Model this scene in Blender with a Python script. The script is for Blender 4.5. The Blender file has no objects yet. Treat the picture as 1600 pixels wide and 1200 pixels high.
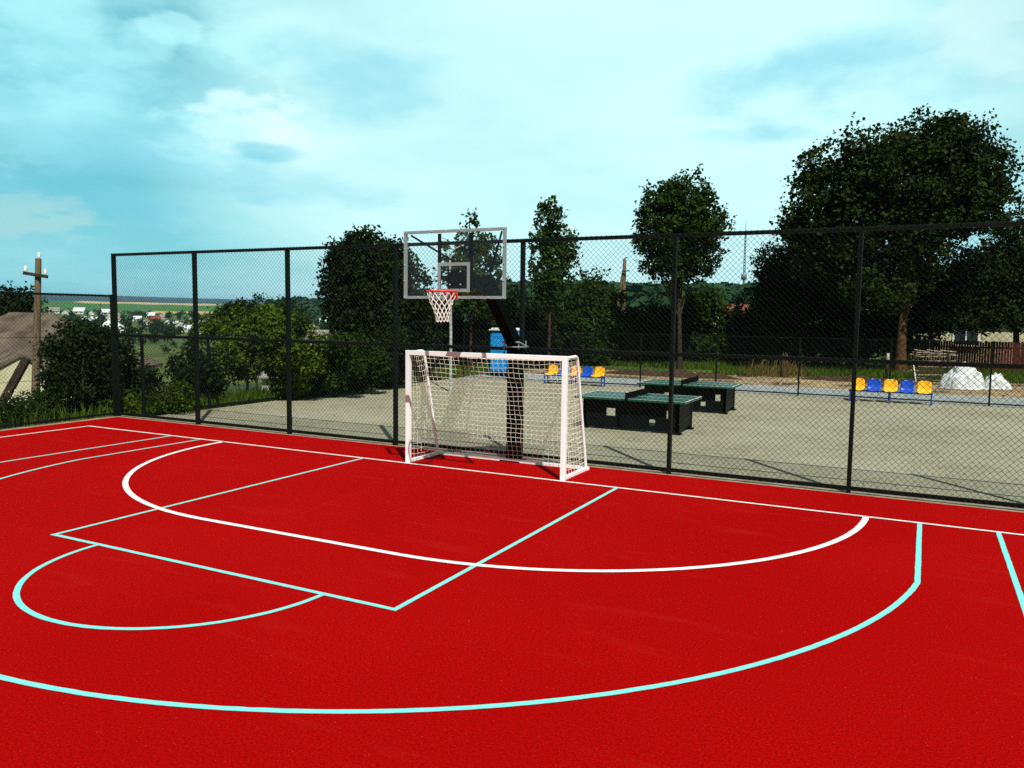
import bpy, bmesh, math, random
from mathutils import Vector, Matrix, noise
R = math.radians
rnd = random.Random(7)
sc = bpy.context.scene
col = sc.collection

# ------------------------------------------------------------------ camera, sky, sun, exposure
F_PX, CX, CY, CZ, PITCH, YAW, ROLL = 1242.285, 6.52606, -11.50622, 2.652227, -0.0874413, -0.4758834, 0.0125509
FW = Vector((math.sin(YAW)*math.cos(PITCH), math.cos(YAW)*math.cos(PITCH), math.sin(PITCH)))
_r = Vector((math.cos(YAW), -math.sin(YAW), 0)); _u = _r.cross(FW)
RT = _r*math.cos(ROLL)+_u*math.sin(ROLL); UP = -_r*math.sin(ROLL)+_u*math.cos(ROLL)
CAM = Vector((CX, CY, CZ))
cd = bpy.data.cameras.new('camera'); cam = bpy.data.objects.new('camera', cd); col.objects.link(cam)
m3 = Matrix((RT, UP, -FW)).transposed()
cam.matrix_world = Matrix.Translation(CAM) @ m3.to_4x4()
cd.sensor_fit = 'HORIZONTAL'; cd.sensor_width = 36; cd.lens = 36*F_PX/1600
cd.clip_start = 0.1; cd.clip_end = 20000
sc.camera = cam

SUN_EL, SUN_AZ = math.atan2(1, math.hypot(.49, .535)), math.atan2(.49, -.535)
w = bpy.data.worlds.new('World'); sc.world = w; w.use_nodes = True
nt = w.node_tree; nt.nodes.clear()
def N(t, **k):
    n = nt.nodes.new(t)
    for a, v in k.items(): setattr(n, a, v)
    return n
def L(a, b): nt.links.new(a, b)
def MATH(op, a, b=None, c=None):
    n = N('ShaderNodeMath', operation=op)
    for i, v in enumerate((a, b, c)):
        if v is None: continue
        if isinstance(v, (int, float)): n.inputs[i].default_value = v
        else: L(v, n.inputs[i])
    return n.outputs[0]
out = N('ShaderNodeOutputWorld'); bg = N('ShaderNodeBackground'); bg.inputs[1].default_value = 0.089
sky = N('ShaderNodeTexSky', sky_type='NISHITA', sun_disc=False)
sky.sun_elevation = SUN_EL; sky.sun_rotation = SUN_AZ; sky.dust_density = 1.5; sky.air_density = 1.0; sky.ozone_density = 1.0
tc = N('ShaderNodeTexCoord')
sep = N('ShaderNodeSeparateXYZ'); L(tc.outputs['Generated'], sep.inputs[0])
zz = MATH('ADD', MATH('MAXIMUM', sep.outputs[2], 0.0), 0.22)
cmb = N('ShaderNodeCombineXYZ'); L(MATH('DIVIDE', sep.outputs[0], zz), cmb.inputs[0]); L(MATH('DIVIDE', sep.outputs[1], zz), cmb.inputs[1])
def fbm(scale, detail, rough, off, dist=0.0):
    mp = N('ShaderNodeMapping'); mp.inputs['Location'].default_value = off; L(cmb.outputs[0], mp.inputs[0])
    n = N('ShaderNodeTexNoise'); n.inputs['Scale'].default_value = scale; n.inputs['Detail'].default_value = detail
    n.inputs['Roughness'].default_value = rough; n.inputs['Distortion'].default_value = dist; L(mp.outputs[0], n.inputs['Vector'])
    return n.outputs[0]
def sstep(x, a, b, lo=0.0, hi=1.0):
    n = N('ShaderNodeMapRange', interpolation_type='SMOOTHSTEP'); L(x, n.inputs[0])
    for i, v in zip((1, 2, 3, 4), (a, b, lo, hi)): n.inputs[i].default_value = v
    return n.outputs[0]
def DOT(vec):
    n = N('ShaderNodeVectorMath', operation='DOT_PRODUCT'); L(tc.outputs['Generated'], n.inputs[0]); n.inputs[1].default_value = vec
    return n.outputs['Value']
def sdir(u, v): return (FW + RT*((u-800)/F_PX) + UP*((600-v)/F_PX)).normalized()
def blob(u, v, w_, h_, warp, soft=0.6):
    """a soft heap of cloud standing in one direction of the sky, its rim broken by noise"""
    d = sdir(u, v); s = Vector((d.y, -d.x, 0)).normalized(); t = s.cross(d)
    a = MATH('MULTIPLY', DOT(s), F_PX/w_); b = MATH('MULTIPLY', DOT(t), F_PX/h_)
    r2 = MATH('ADD', MATH('MULTIPLY', a, a), MATH('MULTIPLY', b, b))
    q = MATH('SUBTRACT', MATH('SUBTRACT', 1.0, r2), MATH('MULTIPLY', MATH('SUBTRACT', warp, 0.5), -3.6))
    front = sstep(DOT(d), 0.3, 0.6)
    return MATH('MULTIPLY', sstep(q, 0.0, soft), front)
wA = fbm(3.2, 8, .55, (1.3, 4.1, 0), .05); wB = fbm(6.0, 9, .55, (7.3, 2.1, 0), .0); wC = fbm(1.3, 5, .5, (3.7, 9.2, 0), .1)
# thin bright veil: densest towards the middle and right of the view, open blue on the left
vd = sdir(950, 240)
veil = MATH('ADD', sstep(DOT(vd), 0.84, 0.978, 0.08, .98), MATH('MULTIPLY', MATH('SUBTRACT', wC, .5), 1.0))
veil = MATH('ADD', veil, MATH('MULTIPLY', MATH('SUBTRACT', wA, .5), .42))
veil = MATH('MINIMUM', MATH('MAXIMUM', veil, 0.0), 1.0)
def MIX(fac, a, b):
    n = N('ShaderNodeMix', data_type='RGBA'); L(fac, n.inputs[0])
    for i, v in ((6, a), (7, b)):
        if isinstance(v, tuple): n.inputs[i].default_value = (*v, 1)
        else: L(v, n.inputs[i])
    return n.outputs[2]
tint = N('ShaderNodeMix', data_type='RGBA', blend_type='MULTIPLY'); tint.inputs[0].default_value = 1
L(sky.outputs[0], tint.inputs[6]); tint.inputs[7].default_value = (.62, 1.0, .72, 1)
base = MIX(sstep(sep.outputs[2], 0.0, .22, .9, .55), tint.outputs[2], (1.30, 6.1, 7.6))
base = MIX(sstep(sep.outputs[2], .0, .16, .75, 0), base, (3.0, 7.0, 7.5))
c = MIX(veil, base, (6.4, 10.1, 10.2))
for (u, v, w_, h_, wp, k, cc, sf) in (
    (405, 215, 165, 60, wB, .6, (6.6, 10, 10), .8), (385, 195, 85, 50, wB, .7, (8.2, 10.6, 10.4), .7), (415, 70, 95, 50, wB, .55, (6.0, 10, 10.2), .8), (455, 50, 60, 40, wB, .35, (6.8, 10, 10.2), .8),
    (1560, 40, 95, 70, wB, .6, (6.6, 9.2, 9.2), .8), (1283, 55, 42, 26, wB, .5, (6.4, 10, 10.2), .8), (30, 200, 80, 60, wB, .5, (3.4, 7.6, 8.4), .7), (110, 140, 260, 120, wC, .55, (3.0, 7.8, 9.0), 1.5),
    (40, 338, 95, 40, wB, .7, (4.0, 7.0, 7.2), .8), (270, 44, 42, 22, wB, .55, (5.4, 9.6, 10), .8), (232, 78, 40, 40, wB, .4, (4.8, 9.2, 9.8), .8), (700, 320, 360, 60, wA, .35, (5.0, 8.8, 9.2), 1.4), (90, 60, 300, 150, wA, .75, (4.4, 9.4, 9.9), 1.4), (330, -10, 420, 95, wA, .5, (5.0, 9.0, 9.4), 1.5), (760, 30, 380, 110, wA, .45, (6.0, 9.6, 9.8), 1.5)):
    b_ = MATH('MULTIPLY', blob(u, v, w_, h_, wp, sf), k); c = MIX(b_, c, cc)
for (u, v, w_, h_, k) in ((418, 238, 60, 16, .55), (210, 265, 190, 70, .4), (560, 130, 180, 75, .55), (1150, 212, 130, 14, .3), (1330, 115, 230, 80, .62), (120, 300, 190, 50, .35), (470, 290, 200, 40, .35)):
    b_ = MATH('MULTIPLY', blob(u, v, w_, h_, wA, 1.4), k); c = MIX(b_, c, (1.6, 5.8, 7.4))
# unseen sky overhead and behind the camera, darkened and greyed to cut ambient light
unseen_sky_dim = N('ShaderNodeMix', data_type='RGBA', blend_type='MULTIPLY'); L(MATH('MAXIMUM', sstep(sep.outputs[2], .42, .75), sstep(DOT((math.sin(YAW), math.cos(YAW), 0)), .25, -.35)), unseen_sky_dim.inputs[0]); L(c, unseen_sky_dim.inputs[6]); unseen_sky_dim.inputs[7].default_value = (.88, .38, .34, 1); c = unseen_sky_dim.outputs[2]
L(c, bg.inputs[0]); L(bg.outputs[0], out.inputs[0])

sd = bpy.data.lights.new('sun', 'SUN'); sd.energy = 5.0; sd.angle = R(.5); sd.color = (1, .95, .86)
sun = bpy.data.objects.new('sun', sd); col.objects.link(sun)
sun.rotation_euler = Vector((-.49, .535, -1)).to_track_quat('-Z', 'Y').to_euler(); sun.location = (20, -20, 40)
sc.view_settings.view_transform = 'Standard'; sc.view_settings.look = 'None'
sc.view_settings.exposure = 0.3; sc.view_settings.gamma = 1; sc.view_settings.use_curve_mapping = False
sc.render.engine = 'CYCLES'
sc.cycles.use_denoising = False; sc.cycles.sample_clamp_indirect = 4; sc.cycles.max_bounces = 6; sc.cycles.transparent_max_bounces = 16

# ------------------------------------------------------------------ helpers
def at(u, v, d): return CAM + (FW + RT*((u-800)/F_PX) + UP*((600-v)/F_PX))*d
def sm(t, a, b):
    t = min(1, max(0, (t-a)/(b-a))); return t*t*(3-2*t)
def interp(x, pts):
    if x <= pts[0][0]: return pts[0][1]
    for (a, fa), (b, fb) in zip(pts, pts[1:]):
        if x < b: return fa+(fb-fa)*(x-a)/(b-a)
    return pts[-1][1]
class MB:
    def __init__(s): s.v = []; s.f = []; s.sm = []
    def add(s, vs, fs, smooth=False):
        o = len(s.v); s.v += [tuple(p) for p in vs]; s.f += [tuple(i+o for i in q) for q in fs]; s.sm += [smooth]*len(fs)
    def box(s, c, size, rot=None, bev=0.0):
        bm = bmesh.new(); bmesh.ops.create_cube(bm, size=1)
        bmesh.ops.scale(bm, vec=size, verts=bm.verts)
        if bev: bmesh.ops.bevel(bm, geom=bm.edges[:], offset=bev, segments=2, affect='EDGES', profile=.6)
        if rot: bmesh.ops.transform(bm, matrix=rot.to_4x4(), verts=bm.verts)
        bm.verts.index_update()
        s.add([v.co+Vector(c) for v in bm.verts], [[v.index for v in f.verts] for f in bm.faces]); bm.free()
    def beam(s, a, b, w_, h_, up=(0, 0, 1), bev=0.0):
        """a square bar from a to b"""
        a, b = Vector(a), Vector(b); z = (b-a); l = z.length; z.normalize(); u = Vector(up)
        if abs(u.dot(z)) > .98: u = Vector((0, 1, 0))
        x = u.cross(z).normalized(); y = z.cross(x)
        s.box((a+b)/2, (w_, h_, l), Matrix((x, y, z)).transposed(), bev)
    def tube(s, pts, rad, n=8, cap=True, smooth=True):
        pts = [Vector(p) for p in pts]; rads = rad if isinstance(rad, (list, tuple)) else [rad]*len(pts)
        rings = []; px = None
        for i, p in enumerate(pts):
            t = (pts[min(i+1, len(pts)-1)]-pts[max(i-1, 0)]).normalized()
            if px is None:
                a = Vector((0, 0, 1)) if abs(t.z) < .9 else Vector((1, 0, 0)); px = a.cross(t).normalized()
            else: px = (px-t*px.dot(t)).normalized()
            py = t.cross(px)
            rings.append([p+(px*math.cos(2*math.pi*k/n)+py*math.sin(2*math.pi*k/n))*rads[i] for k in range(n)])
        vs = [v for r_ in rings for v in r_]; fs = []
        for i in range(len(pts)-1):
            for k in range(n): fs.append((i*n+k, i*n+(k+1) % n, (i+1)*n+(k+1) % n, (i+1)*n+k))
        s.add(vs, fs, smooth)
        if cap: s.add(rings[0][::-1], [tuple(range(n))]); s.add(rings[-1], [tuple(range(n))])
    def poly(s, pts): s.add(pts, [tuple(range(len(pts)))])
    def build(s, name, m, parent=None):
        me = bpy.data.meshes.new(name); me.from_pydata(s.v, [], s.f); me.materials.append(m)
        me.polygons.foreach_set('use_smooth', s.sm); me.update()
        o = bpy.data.objects.new(name, me); col.objects.link(o)
        if parent: o.parent = parent; o.matrix_parent_inverse = Matrix.Translation(-parent.location) if parent.rotation_euler[:] == (0, 0, 0) else Matrix()
        return o
def empty(name, loc):
    o = bpy.data.objects.new(name, None); col.objects.link(o); o.location = loc; o.empty_display_size = .3; return o
def tag(o, label, cat, group=None):
    o['label'] = label; o['category'] = cat
    if group: o['group'] = group
    return o
def struct(o, kind='structure'): o['kind'] = kind; return o
def copy_tree(o, loc, rz=None, scale=None):
    c = o.copy(); col.objects.link(c); c.location = loc
    if rz is not None: c.rotation_euler = (0, 0, rz)
    if scale is not None: c.scale = scale
    for ch in o.children:
        d = ch.copy(); col.objects.link(d); d.parent = c
        for g in ch.children:
            e = g.copy(); col.objects.link(e); e.parent = d
    return c

# ------------------------------------------------------------------ materials
def newmat(name):
    global nt
    m = bpy.data.materials.new(name); m.use_nodes = True; nt = m.node_tree
    return m, nt.nodes['Principled BSDF'], nt.nodes['Material Output']
def mat(name, c1, c2=None, scale=8.0, rough=.6, spec=.4, metal=0.0, bump=0.0, bscale=None, detail=6, lo=.35, hi=.65, coord='Object', stretch=(1, 1, 1)):
    m, p, o = newmat(name)
    p.inputs['Roughness'].default_value = rough; p.inputs['Specular IOR Level'].default_value = spec; p.inputs['Metallic'].default_value = metal
    p.inputs['Base Color'].default_value = (*c1, 1)
    t = N('ShaderNodeTexCoord'); mp = N('ShaderNodeMapping'); mp.inputs['Scale'].default_value = stretch; L(t.outputs[coord], mp.inputs[0])
    if c2:
        n = N('ShaderNodeTexNoise'); n.inputs['Scale'].default_value = scale; n.inputs['Detail'].default_value = detail; L(mp.outputs[0], n.inputs['Vector'])
        r = N('ShaderNodeMapRange'); L(n.outputs[0], r.inputs[0]); r.inputs[1].default_value = lo; r.inputs[2].default_value = hi
        x = N('ShaderNodeMix', data_type='RGBA'); L(r.outputs[0], x.inputs[0]); x.inputs[6].default_value = (*c1, 1); x.inputs[7].default_value = (*c2, 1)
        L(x.outputs[2], p.inputs['Base Color'])
    if bump:
        n2 = N('ShaderNodeTexNoise'); n2.inputs['Scale'].default_value = bscale or scale*3; n2.inputs['Detail'].default_value = 4; L(mp.outputs[0], n2.inputs['Vector'])
        b = N('ShaderNodeBump'); b.inputs['Strength'].default_value = bump; b.inputs['Distance'].default_value = .02; L(n2.outputs[0], b.inputs['Height']); L(b.outputs[0], p.inputs['Normal'])
    return m
def leafmat(name, dark, light, trans=.25, nscale=.9):
    m, p, o = newmat(name)
    g = N('ShaderNodeNewGeometry'); cr = N('ShaderNodeMix', data_type='RGBA')
    t = N('ShaderNodeTexCoord'); n = N('ShaderNodeTexNoise'); n.inputs['Scale'].default_value = nscale; n.inputs['Detail'].default_value = 3; L(t.outputs['Object'], n.inputs['Vector'])
    r = N('ShaderNodeMapRange'); L(n.outputs[0], r.inputs[0]); r.inputs[1].default_value = .36; r.inputs[2].default_value = .66
    L(MATH('ADD', MATH('MULTIPLY', MATH('POWER', g.outputs['Random Per Island'], 1.5), .6), MATH('MULTIPLY', r.outputs[0], .4)), cr.inputs[0])  # noise part colours clumps lighter or darker, imitating lit and shaded foliage
    cr.inputs[6].default_value = (*dark, 1); cr.inputs[7].default_value = (*light, 1)
    L(cr.outputs[2], p.inputs['Base Color']); p.inputs['Roughness'].default_value = .6; p.inputs['Specular IOR Level'].default_value = .08
    tr = N('ShaderNodeBsdfTranslucent'); L(cr.outputs[2], tr.inputs[0])
    mx = N('ShaderNodeMixShader'); mx.inputs[0].default_value = trans; L(p.outputs[0], mx.inputs[1]); L(tr.outputs[0], mx.inputs[2]); L(mx.outputs[0], o.inputs[0])
    return m

M = {}
M['fence'] = mat('green_black_coated_steel', (.003, .006, .005), (.006, .009, .007), 20, .5, .12)
M['mesh'] = mat('dark_green_mesh_wire', (.003, .006, .005), rough=.6, spec=.08)
M['white'] = mat('white_gloss_paint', (.86, .95, .95), (.83, .93, .93), 6, .35, .5)
M['netrope'] = mat('cream_net_cord', (.74, .76, .64), rough=.8, spec=.1)
M['hoopnet'] = mat('white_net_cord', (.80, .80, .74), rough=.8, spec=.1)
M['black'] = mat('black_powder_coat', (.0012, .0022, .0022), (.002, .0034, .0034), 9, .6, .035)
M['frame_grey'] = mat('grey_painted_aluminium', (.24, .30, .31), (.20, .26, .27), 5, .45, .5)
M['bolt'] = mat('zinc_bolt', (.75, .77, .77), rough=.3, metal=.6)
M['rim'] = mat('orange_red_rim_paint', (.80, .035, .018), (.68, .03, .016), 14, .4, .5)
M['yellow'] = mat('yellow_plastic', (.84, .45, .008), (.78, .40, .006), 9, .38, .5)
M['blue'] = mat('blue_plastic', (.006, .075, .50), (.005, .06, .42), 9, .35, .5)
M['bluesteel'] = mat('blue_painted_steel', (.008, .06, .32), rough=.4)
M['kiosk'] = mat('light_blue_plastic', (.02, .38, .90), (.016, .32, .80), 4, .45, .3)
M['kioskwhite'] = mat('translucent_white_plastic', (.70, .76, .78), (.5, .58, .6), 12, .5)
M['table_green'] = mat('green_table_top', (.006, .075, .045), (.004, .058, .036), 5, .35, .5)
M['table_dark'] = mat('dark_table_steel', (.0025, .004, .004), (.004, .006, .006), 6, .5, .08)
M['wood'] = mat('weathered_wood', (.17, .128, .078), (.085, .064, .040), 3, .85, .1, bump=.5, bscale=14, stretch=(6, 6, .5))
M['bark'] = mat('brown_bark', (.115, .062, .026), (.035, .022, .012), 6, .9, .1, bump=.8, bscale=18, stretch=(3, 3, .8))
M['barkdark'] = mat('dark_bark', (.055, .04, .026), (.02, .016, .012), 6, .9, .1, bump=.8, bscale=18, stretch=(3, 3, .8))
M['plank'] = mat('red_brown_planks', (.11, .022, .012), (.05, .012, .008), 4, .8, .2, stretch=(5, 5, .4))
M['scrap'] = mat('grey_scrap_timber', (.50, .43, .32), (.16, .13, .10), 5, .85, .1, stretch=(3, 3, 3))
M['soil'] = mat('dark_brown_soil', (.075, .048, .028), (.035, .023, .014), 6, .95, .05, bump=.8, bscale=20)
M['bag'] = mat('white_woven_plastic', (.70, .75, .75), (.42, .48, .49), 4, .5, .4, bump=.5, bscale=12)
M['asbestos'] = mat('brown_corrugated_roof', (.17, .13, .088), (.10, .078, .055), 1.2, .9, .1)
def corrugated(name, c1, c2, k=18):
    m = mat(name, c1, c2, 1.4, .9, .1, detail=8); global nt
    nt = m.node_tree; p = nt.nodes['Principled BSDF']; t = N('ShaderNodeTexCoord'); w_ = N('ShaderNodeTexWave'); w_.inputs['Scale'].default_value = k*.16; w_.inputs['Distortion'].default_value = .4; L(t.outputs['Object'], w_.inputs['Vector'])
    b = N('ShaderNodeBump'); b.inputs['Strength'].default_value = .9; b.inputs['Distance'].default_value = .05; L(w_.outputs[1], b.inputs['Height']); L(b.outputs[0], p.inputs['Normal'])
    return m
M['asbestos'] = corrugated('brown_corrugated_roof', (.165, .135, .100), (.075, .060, .044))
M['roofgrey'] = mat('grey_corrugated_roof', (.26, .25, .22), (.17, .165, .15), 1.0, .85, .2)
M['rooftin'] = mat('pale_tin_roof', (.62, .68, .70), (.50, .56, .58), .6, .45, .5)
M['roofred'] = mat('rust_red_roof', (.20, .06, .035), (.13, .045, .03), .6, .85, .2)
M['cream'] = mat('cream_render', (.56, .56, .37), (.48, .47, .30), 1.5, .9, .1)
M['wallwhite'] = mat('whitewashed_wall', (.60, .60, .54), (.46, .46, .41), .8, .9, .1)
M['brick'] = mat('red_brick_wall', (.24, .09, .05), (.17, .07, .045), 2.0, .9, .1)
M['glass_dark'] = mat('dark_window_glass', (.02, .03, .035), rough=.08, spec=.7)
M['porcelain'] = mat('white_porcelain', (.82, .84, .84), rough=.2, spec=.6)
M['mast'] = mat('grey_mast_steel', (.12, .17, .20), rough=.6)
M['palepole'] = mat('pale_galvanised_pole', (.34, .38, .36), (.25, .28, .27), 6, .5, .4)
M['lf_maple'] = leafmat('maple_leaves', (.0015, .005, .001), (.026, .050, .003), 0.2, 0.5)
M['lf_dark'] = leafmat('dark_leaves', (.0018, .0055, .001), (.018, .038, .004), 0.18, 0.6)
M['lf_ash'] = leafmat('ash_leaves', (.007, .020, .004), (.055, .108, .018), 0.25, 0.9)
M['lf_yellow'] = leafmat('yellow_green_leaves', (.008, .024, .001), (.115, .185, .010), 0.28, 0.9)
M['lf_hedge'] = leafmat('hedge_leaves', (.0025, .010, .001), (.034, .072, .006), 0.2, 0.6)
M['lf_valley'] = leafmat('valley_leaves', (.008, .022, .005), (.036, .066, .012), 0.2, 0.1)
M['lf_forest'] = leafmat('forest_leaves', (.010, .036, .014), (.024, .066, .020), 0.1, 0.02)
M['grass'] = leafmat('grass_blades', (.040, .085, .006), (.14, .22, .020), 0.3, 0.5)
M['dryweed'] = leafmat('dry_weed_stalks', (.10, .07, .03), (.24, .17, .07), .2)
M['flower'] = mat('white_petals', (.78, .80, .76), rough=.8)

def court_mat():
    m, p, o = newmat('red_rubber_court')
    t = N('ShaderNodeTexCoord')
    def nz(s, d=2):
        n = N('ShaderNodeTexNoise'); n.inputs['Scale'].default_value = s; n.inputs['Detail'].default_value = d; L(t.outputs['Object'], n.inputs['Vector']); return n.outputs[0]
    def mr(x, a, b, c_, d):
        n = N('ShaderNodeMapRange'); L(x, n.inputs[0])
        for i, v in enumerate((a, b, c_, d)): n.inputs[i+1].default_value = v
        return n.outputs[0]
    c0 = MIX(mr(MATH('ADD', MATH('MULTIPLY', nz(120, 2), .55), MATH('MULTIPLY', nz(52, 3), .45)), .38, .62, 0, 1), (.162, .0003, .0003), (.408, .0026, .0020))
    c0 = MIX(mr(nz(.28, 6), .36, .66, 0, .42), c0, (.225, .0006, .0006))
    v = N('ShaderNodeTexVoronoi'); v.inputs['Scale'].default_value = 28; L(t.outputs['Object'], v.inputs['Vector'])
    sp = MATH('MULTIPLY', MATH('LESS_THAN', v.outputs['Distance'], .07), mr(nz(9, 2), .52, .62, 0, .45))
    c0 = MIX(sp, c0, (.75, .20, .14))
    sf = N('ShaderNodeMapping'); sf.inputs['Scale'].default_value = (.5, 2.6, 1); sf.inputs['Rotation'].default_value = (0, 0, .3); L(t.outputs['Object'], sf.inputs[0])
    n3 = N('ShaderNodeTexNoise'); n3.inputs['Scale'].default_value = 1.1; n3.inputs['Detail'].default_value = 7; L(sf.outputs[0], n3.inputs['Vector'])
    c0 = MIX(mr(n3.outputs[0], .60, .80, 0, .08), c0, (.46, .06, .04))
    L(c0, p.inputs['Base Color']); p.inputs['Roughness'].default_value = .9; p.inputs['Specular IOR Level'].default_value = .015
    b = N('ShaderNodeBump'); b.inputs['Strength'].default_value = .5; b.inputs['Distance'].default_value = .006; L(nz(160, 2), b.inputs['Height']); L(b.outputs[0], p.inputs['Normal'])
    return m
def paver_mat():
    m, p, o = newmat('beige_pavers')
    t = N('ShaderNodeTexCoord'); mp = N('ShaderNodeMapping'); L(t.outputs['Object'], mp.inputs[0])
    b = N('ShaderNodeTexBrick'); L(mp.outputs[0], b.inputs['Vector']); b.inputs['Scale'].default_value = 1
    b.inputs['Brick Width'].default_value = .20; b.inputs['Row Height'].default_value = .10; b.inputs['Mortar Size'].default_value = .006; b.inputs['Mortar Smooth'].default_value = .3
    b.inputs['Color1'].default_value = (.205, .200, .132, 1); b.inputs['Color2'].default_value = (.305, .298, .205, 1); b.inputs['Mortar'].default_value = (.12, .118, .08, 1)
    n = N('ShaderNodeTexNoise'); n.inputs['Scale'].default_value = .38; n.inputs['Detail'].default_value = 9; n.inputs['Roughness'].default_value = .62; L(t.outputs['Object'], n.inputs['Vector'])
    r = N('ShaderNodeMapRange'); L(n.outputs[0], r.inputs[0]); r.inputs[1].default_value = .40; r.inputs[2].default_value = .66; r.inputs[3].default_value = 0; r.inputs[4].default_value = .75
    c0 = MIX(r.outputs[0], b.outputs[0], (.325, .322, .25))
    n2 = N('ShaderNodeTexNoise'); n2.inputs['Scale'].default_value = 25; n2.inputs['Detail'].default_value = 4; L(t.outputs['Object'], n2.inputs['Vector'])
    r2 = N('ShaderNodeMapRange'); L(n2.outputs[0], r2.inputs[0]); r2.inputs[1].default_value = .4; r2.inputs[2].default_value = .7; r2.inputs[3].default_value = 0; r2.inputs[4].default_value = .45
    c0 = MIX(r2.outputs[0], c0, (.165, .16, .11))
    L(c0, p.inputs['Base Color']); p.inputs['Roughness'].default_value = .85; p.inputs['Specular IOR Level'].default_value = .2
    bp = N('ShaderNodeBump'); bp.inputs['Strength'].default_value = .4; bp.inputs['Distance'].default_value = .006; L(b.outputs['Fac'], bp.inputs['Height']); bp.invert = True; L(bp.outputs[0], p.inputs['Normal'])
    return m
def ground_mat():
    m, p, o = newmat('ground_soil_and_fields')
    a = N('ShaderNodeVertexColor'); a.layer_name = 'Col'; t = N('ShaderNodeTexCoord')
    cur = a.outputs[0]
    for s, k in ((.06, .25), (1.1, .35), (9, .35)):
        n = N('ShaderNodeTexNoise'); n.inputs['Scale'].default_value = s; n.inputs['Detail'].default_value = 6; L(t.outputs['Object'], n.inputs['Vector'])
        r = N('ShaderNodeMapRange'); L(n.outputs[0], r.inputs[0]); r.inputs[1].default_value = .3; r.inputs[2].default_value = .7; r.inputs[3].default_value = 1-k; r.inputs[4].default_value = 1+k
        x = N('ShaderNodeMix', data_type='RGBA', blend_type='MULTIPLY'); x.inputs[0].default_value = 1; L(cur, x.inputs[6]); L(r.outputs[0], x.inputs[7]); cur = x.outputs[2]
    L(cur, p.inputs['Base Color']); p.inputs['Roughness'].default_value = .95; p.inputs['Specular IOR Level'].default_value = .1
    b = N('ShaderNodeBump'); b.inputs['Strength'].default_value = .6; b.inputs['Distance'].default_value = .05; n = N('ShaderNodeTexNoise'); n.inputs['Scale'].default_value = 6; n.inputs['Detail'].default_value = 6
    L(t.outputs['Object'], n.inputs['Vector']); L(n.outputs[0], b.inputs['Height']); L(b.outputs[0], p.inputs['Normal'])
    return m
def glass_mat():
    m, p, o = newmat('clear_acrylic')
    nt.nodes.remove(p)
    tr = N('ShaderNodeBsdfTransparent'); tr.inputs[0].default_value = (.985, .992, .992, 1)
    gl = N('ShaderNodeBsdfGlossy'); gl.inputs['Roughness'].default_value = .04
    lw = N('ShaderNodeLayerWeight'); lw.inputs[0].default_value = .5; fo = MATH('ADD', MATH('MULTIPLY', MATH('POWER', lw.outputs['Facing'], 4.0), .35), .03)
    mx = N('ShaderNodeMixShader'); L(fo, mx.inputs[0]); L(tr.outputs[0], mx.inputs[1]); L(gl.outputs[0], mx.inputs[2]); L(mx.outputs[0], o.inputs[0])
    return m
M['court'] = court_mat(); M['paver'] = paver_mat(); M['ground'] = ground_mat(); M['acrylic'] = glass_mat()
M['line_white'] = mat('white_line_paint', (.80, .80, .78), (.70, .68, .66), 40, .7, .2)
M['line_cyan'] = mat('turquoise_line_paint', (.175, .66, .62), (.15, .58, .55), 40, .7, .2)
M['kerb'] = mat('concrete_kerb', (.31, .27, .20), (.17, .15, .11), 4, .9, .1, bump=.4)
M['walkway'] = mat('grey_concrete', (.30, .345, .34), (.22, .26, .26), 1.5, .9, .1, bump=.2)

# ------------------------------------------------------------------ ground
LEFT = [(0, -.03), (3, -.7), (8, -1.7), (20, -3.4), (50, -6), (130, -11), (400, -11.5), (800, -9), (1500, -2), (2500, 22), (2700, 23), (4500, 30), (6000, 88), (9000, 95)]
HILL = at(590, 490, 800)
def left_s(x): return max(0, -11.7-x)/.75
def gz(x, y):
    dx, dy = x-CX, y-CY; d = math.hypot(dx, dy); az = math.degrees(math.atan2(dx, dy))
    wl = sm(-az, 27, 36) if d > 60 else (1 if x < -11.7 else 0)*1.0
    if 25 < d <= 60 : wl = 1.0 if x < -11.7 and -az > 36 else (sm(-az, 27, 36)*sm(d, 40, 60)+ (1-sm(d, 40, 60)) if x < -11.7 else 0)
    hl = interp(left_s(x), LEFT)
    hb = interp(d, [(0, -.03), (58, -.03), (120, -2.0), (300, 4), (600, 6), (3000, 12), (9000, 20)])
    z = wl*hl+(1-wl)*hb
    q = Vector((x-HILL.x, y-HILL.y)); f2 = Vector((FW.x, FW.y)).normalized(); a = q.dot(f2); b = q.x*f2.y-q.y*f2.x
    z += 15*math.exp(-(b/165)**4-(a/190)**2)
    if d > 60: z += noise.noise(Vector((x*.012, y*.012, 0)))*min(2.0, d*.004)
    return z
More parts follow.
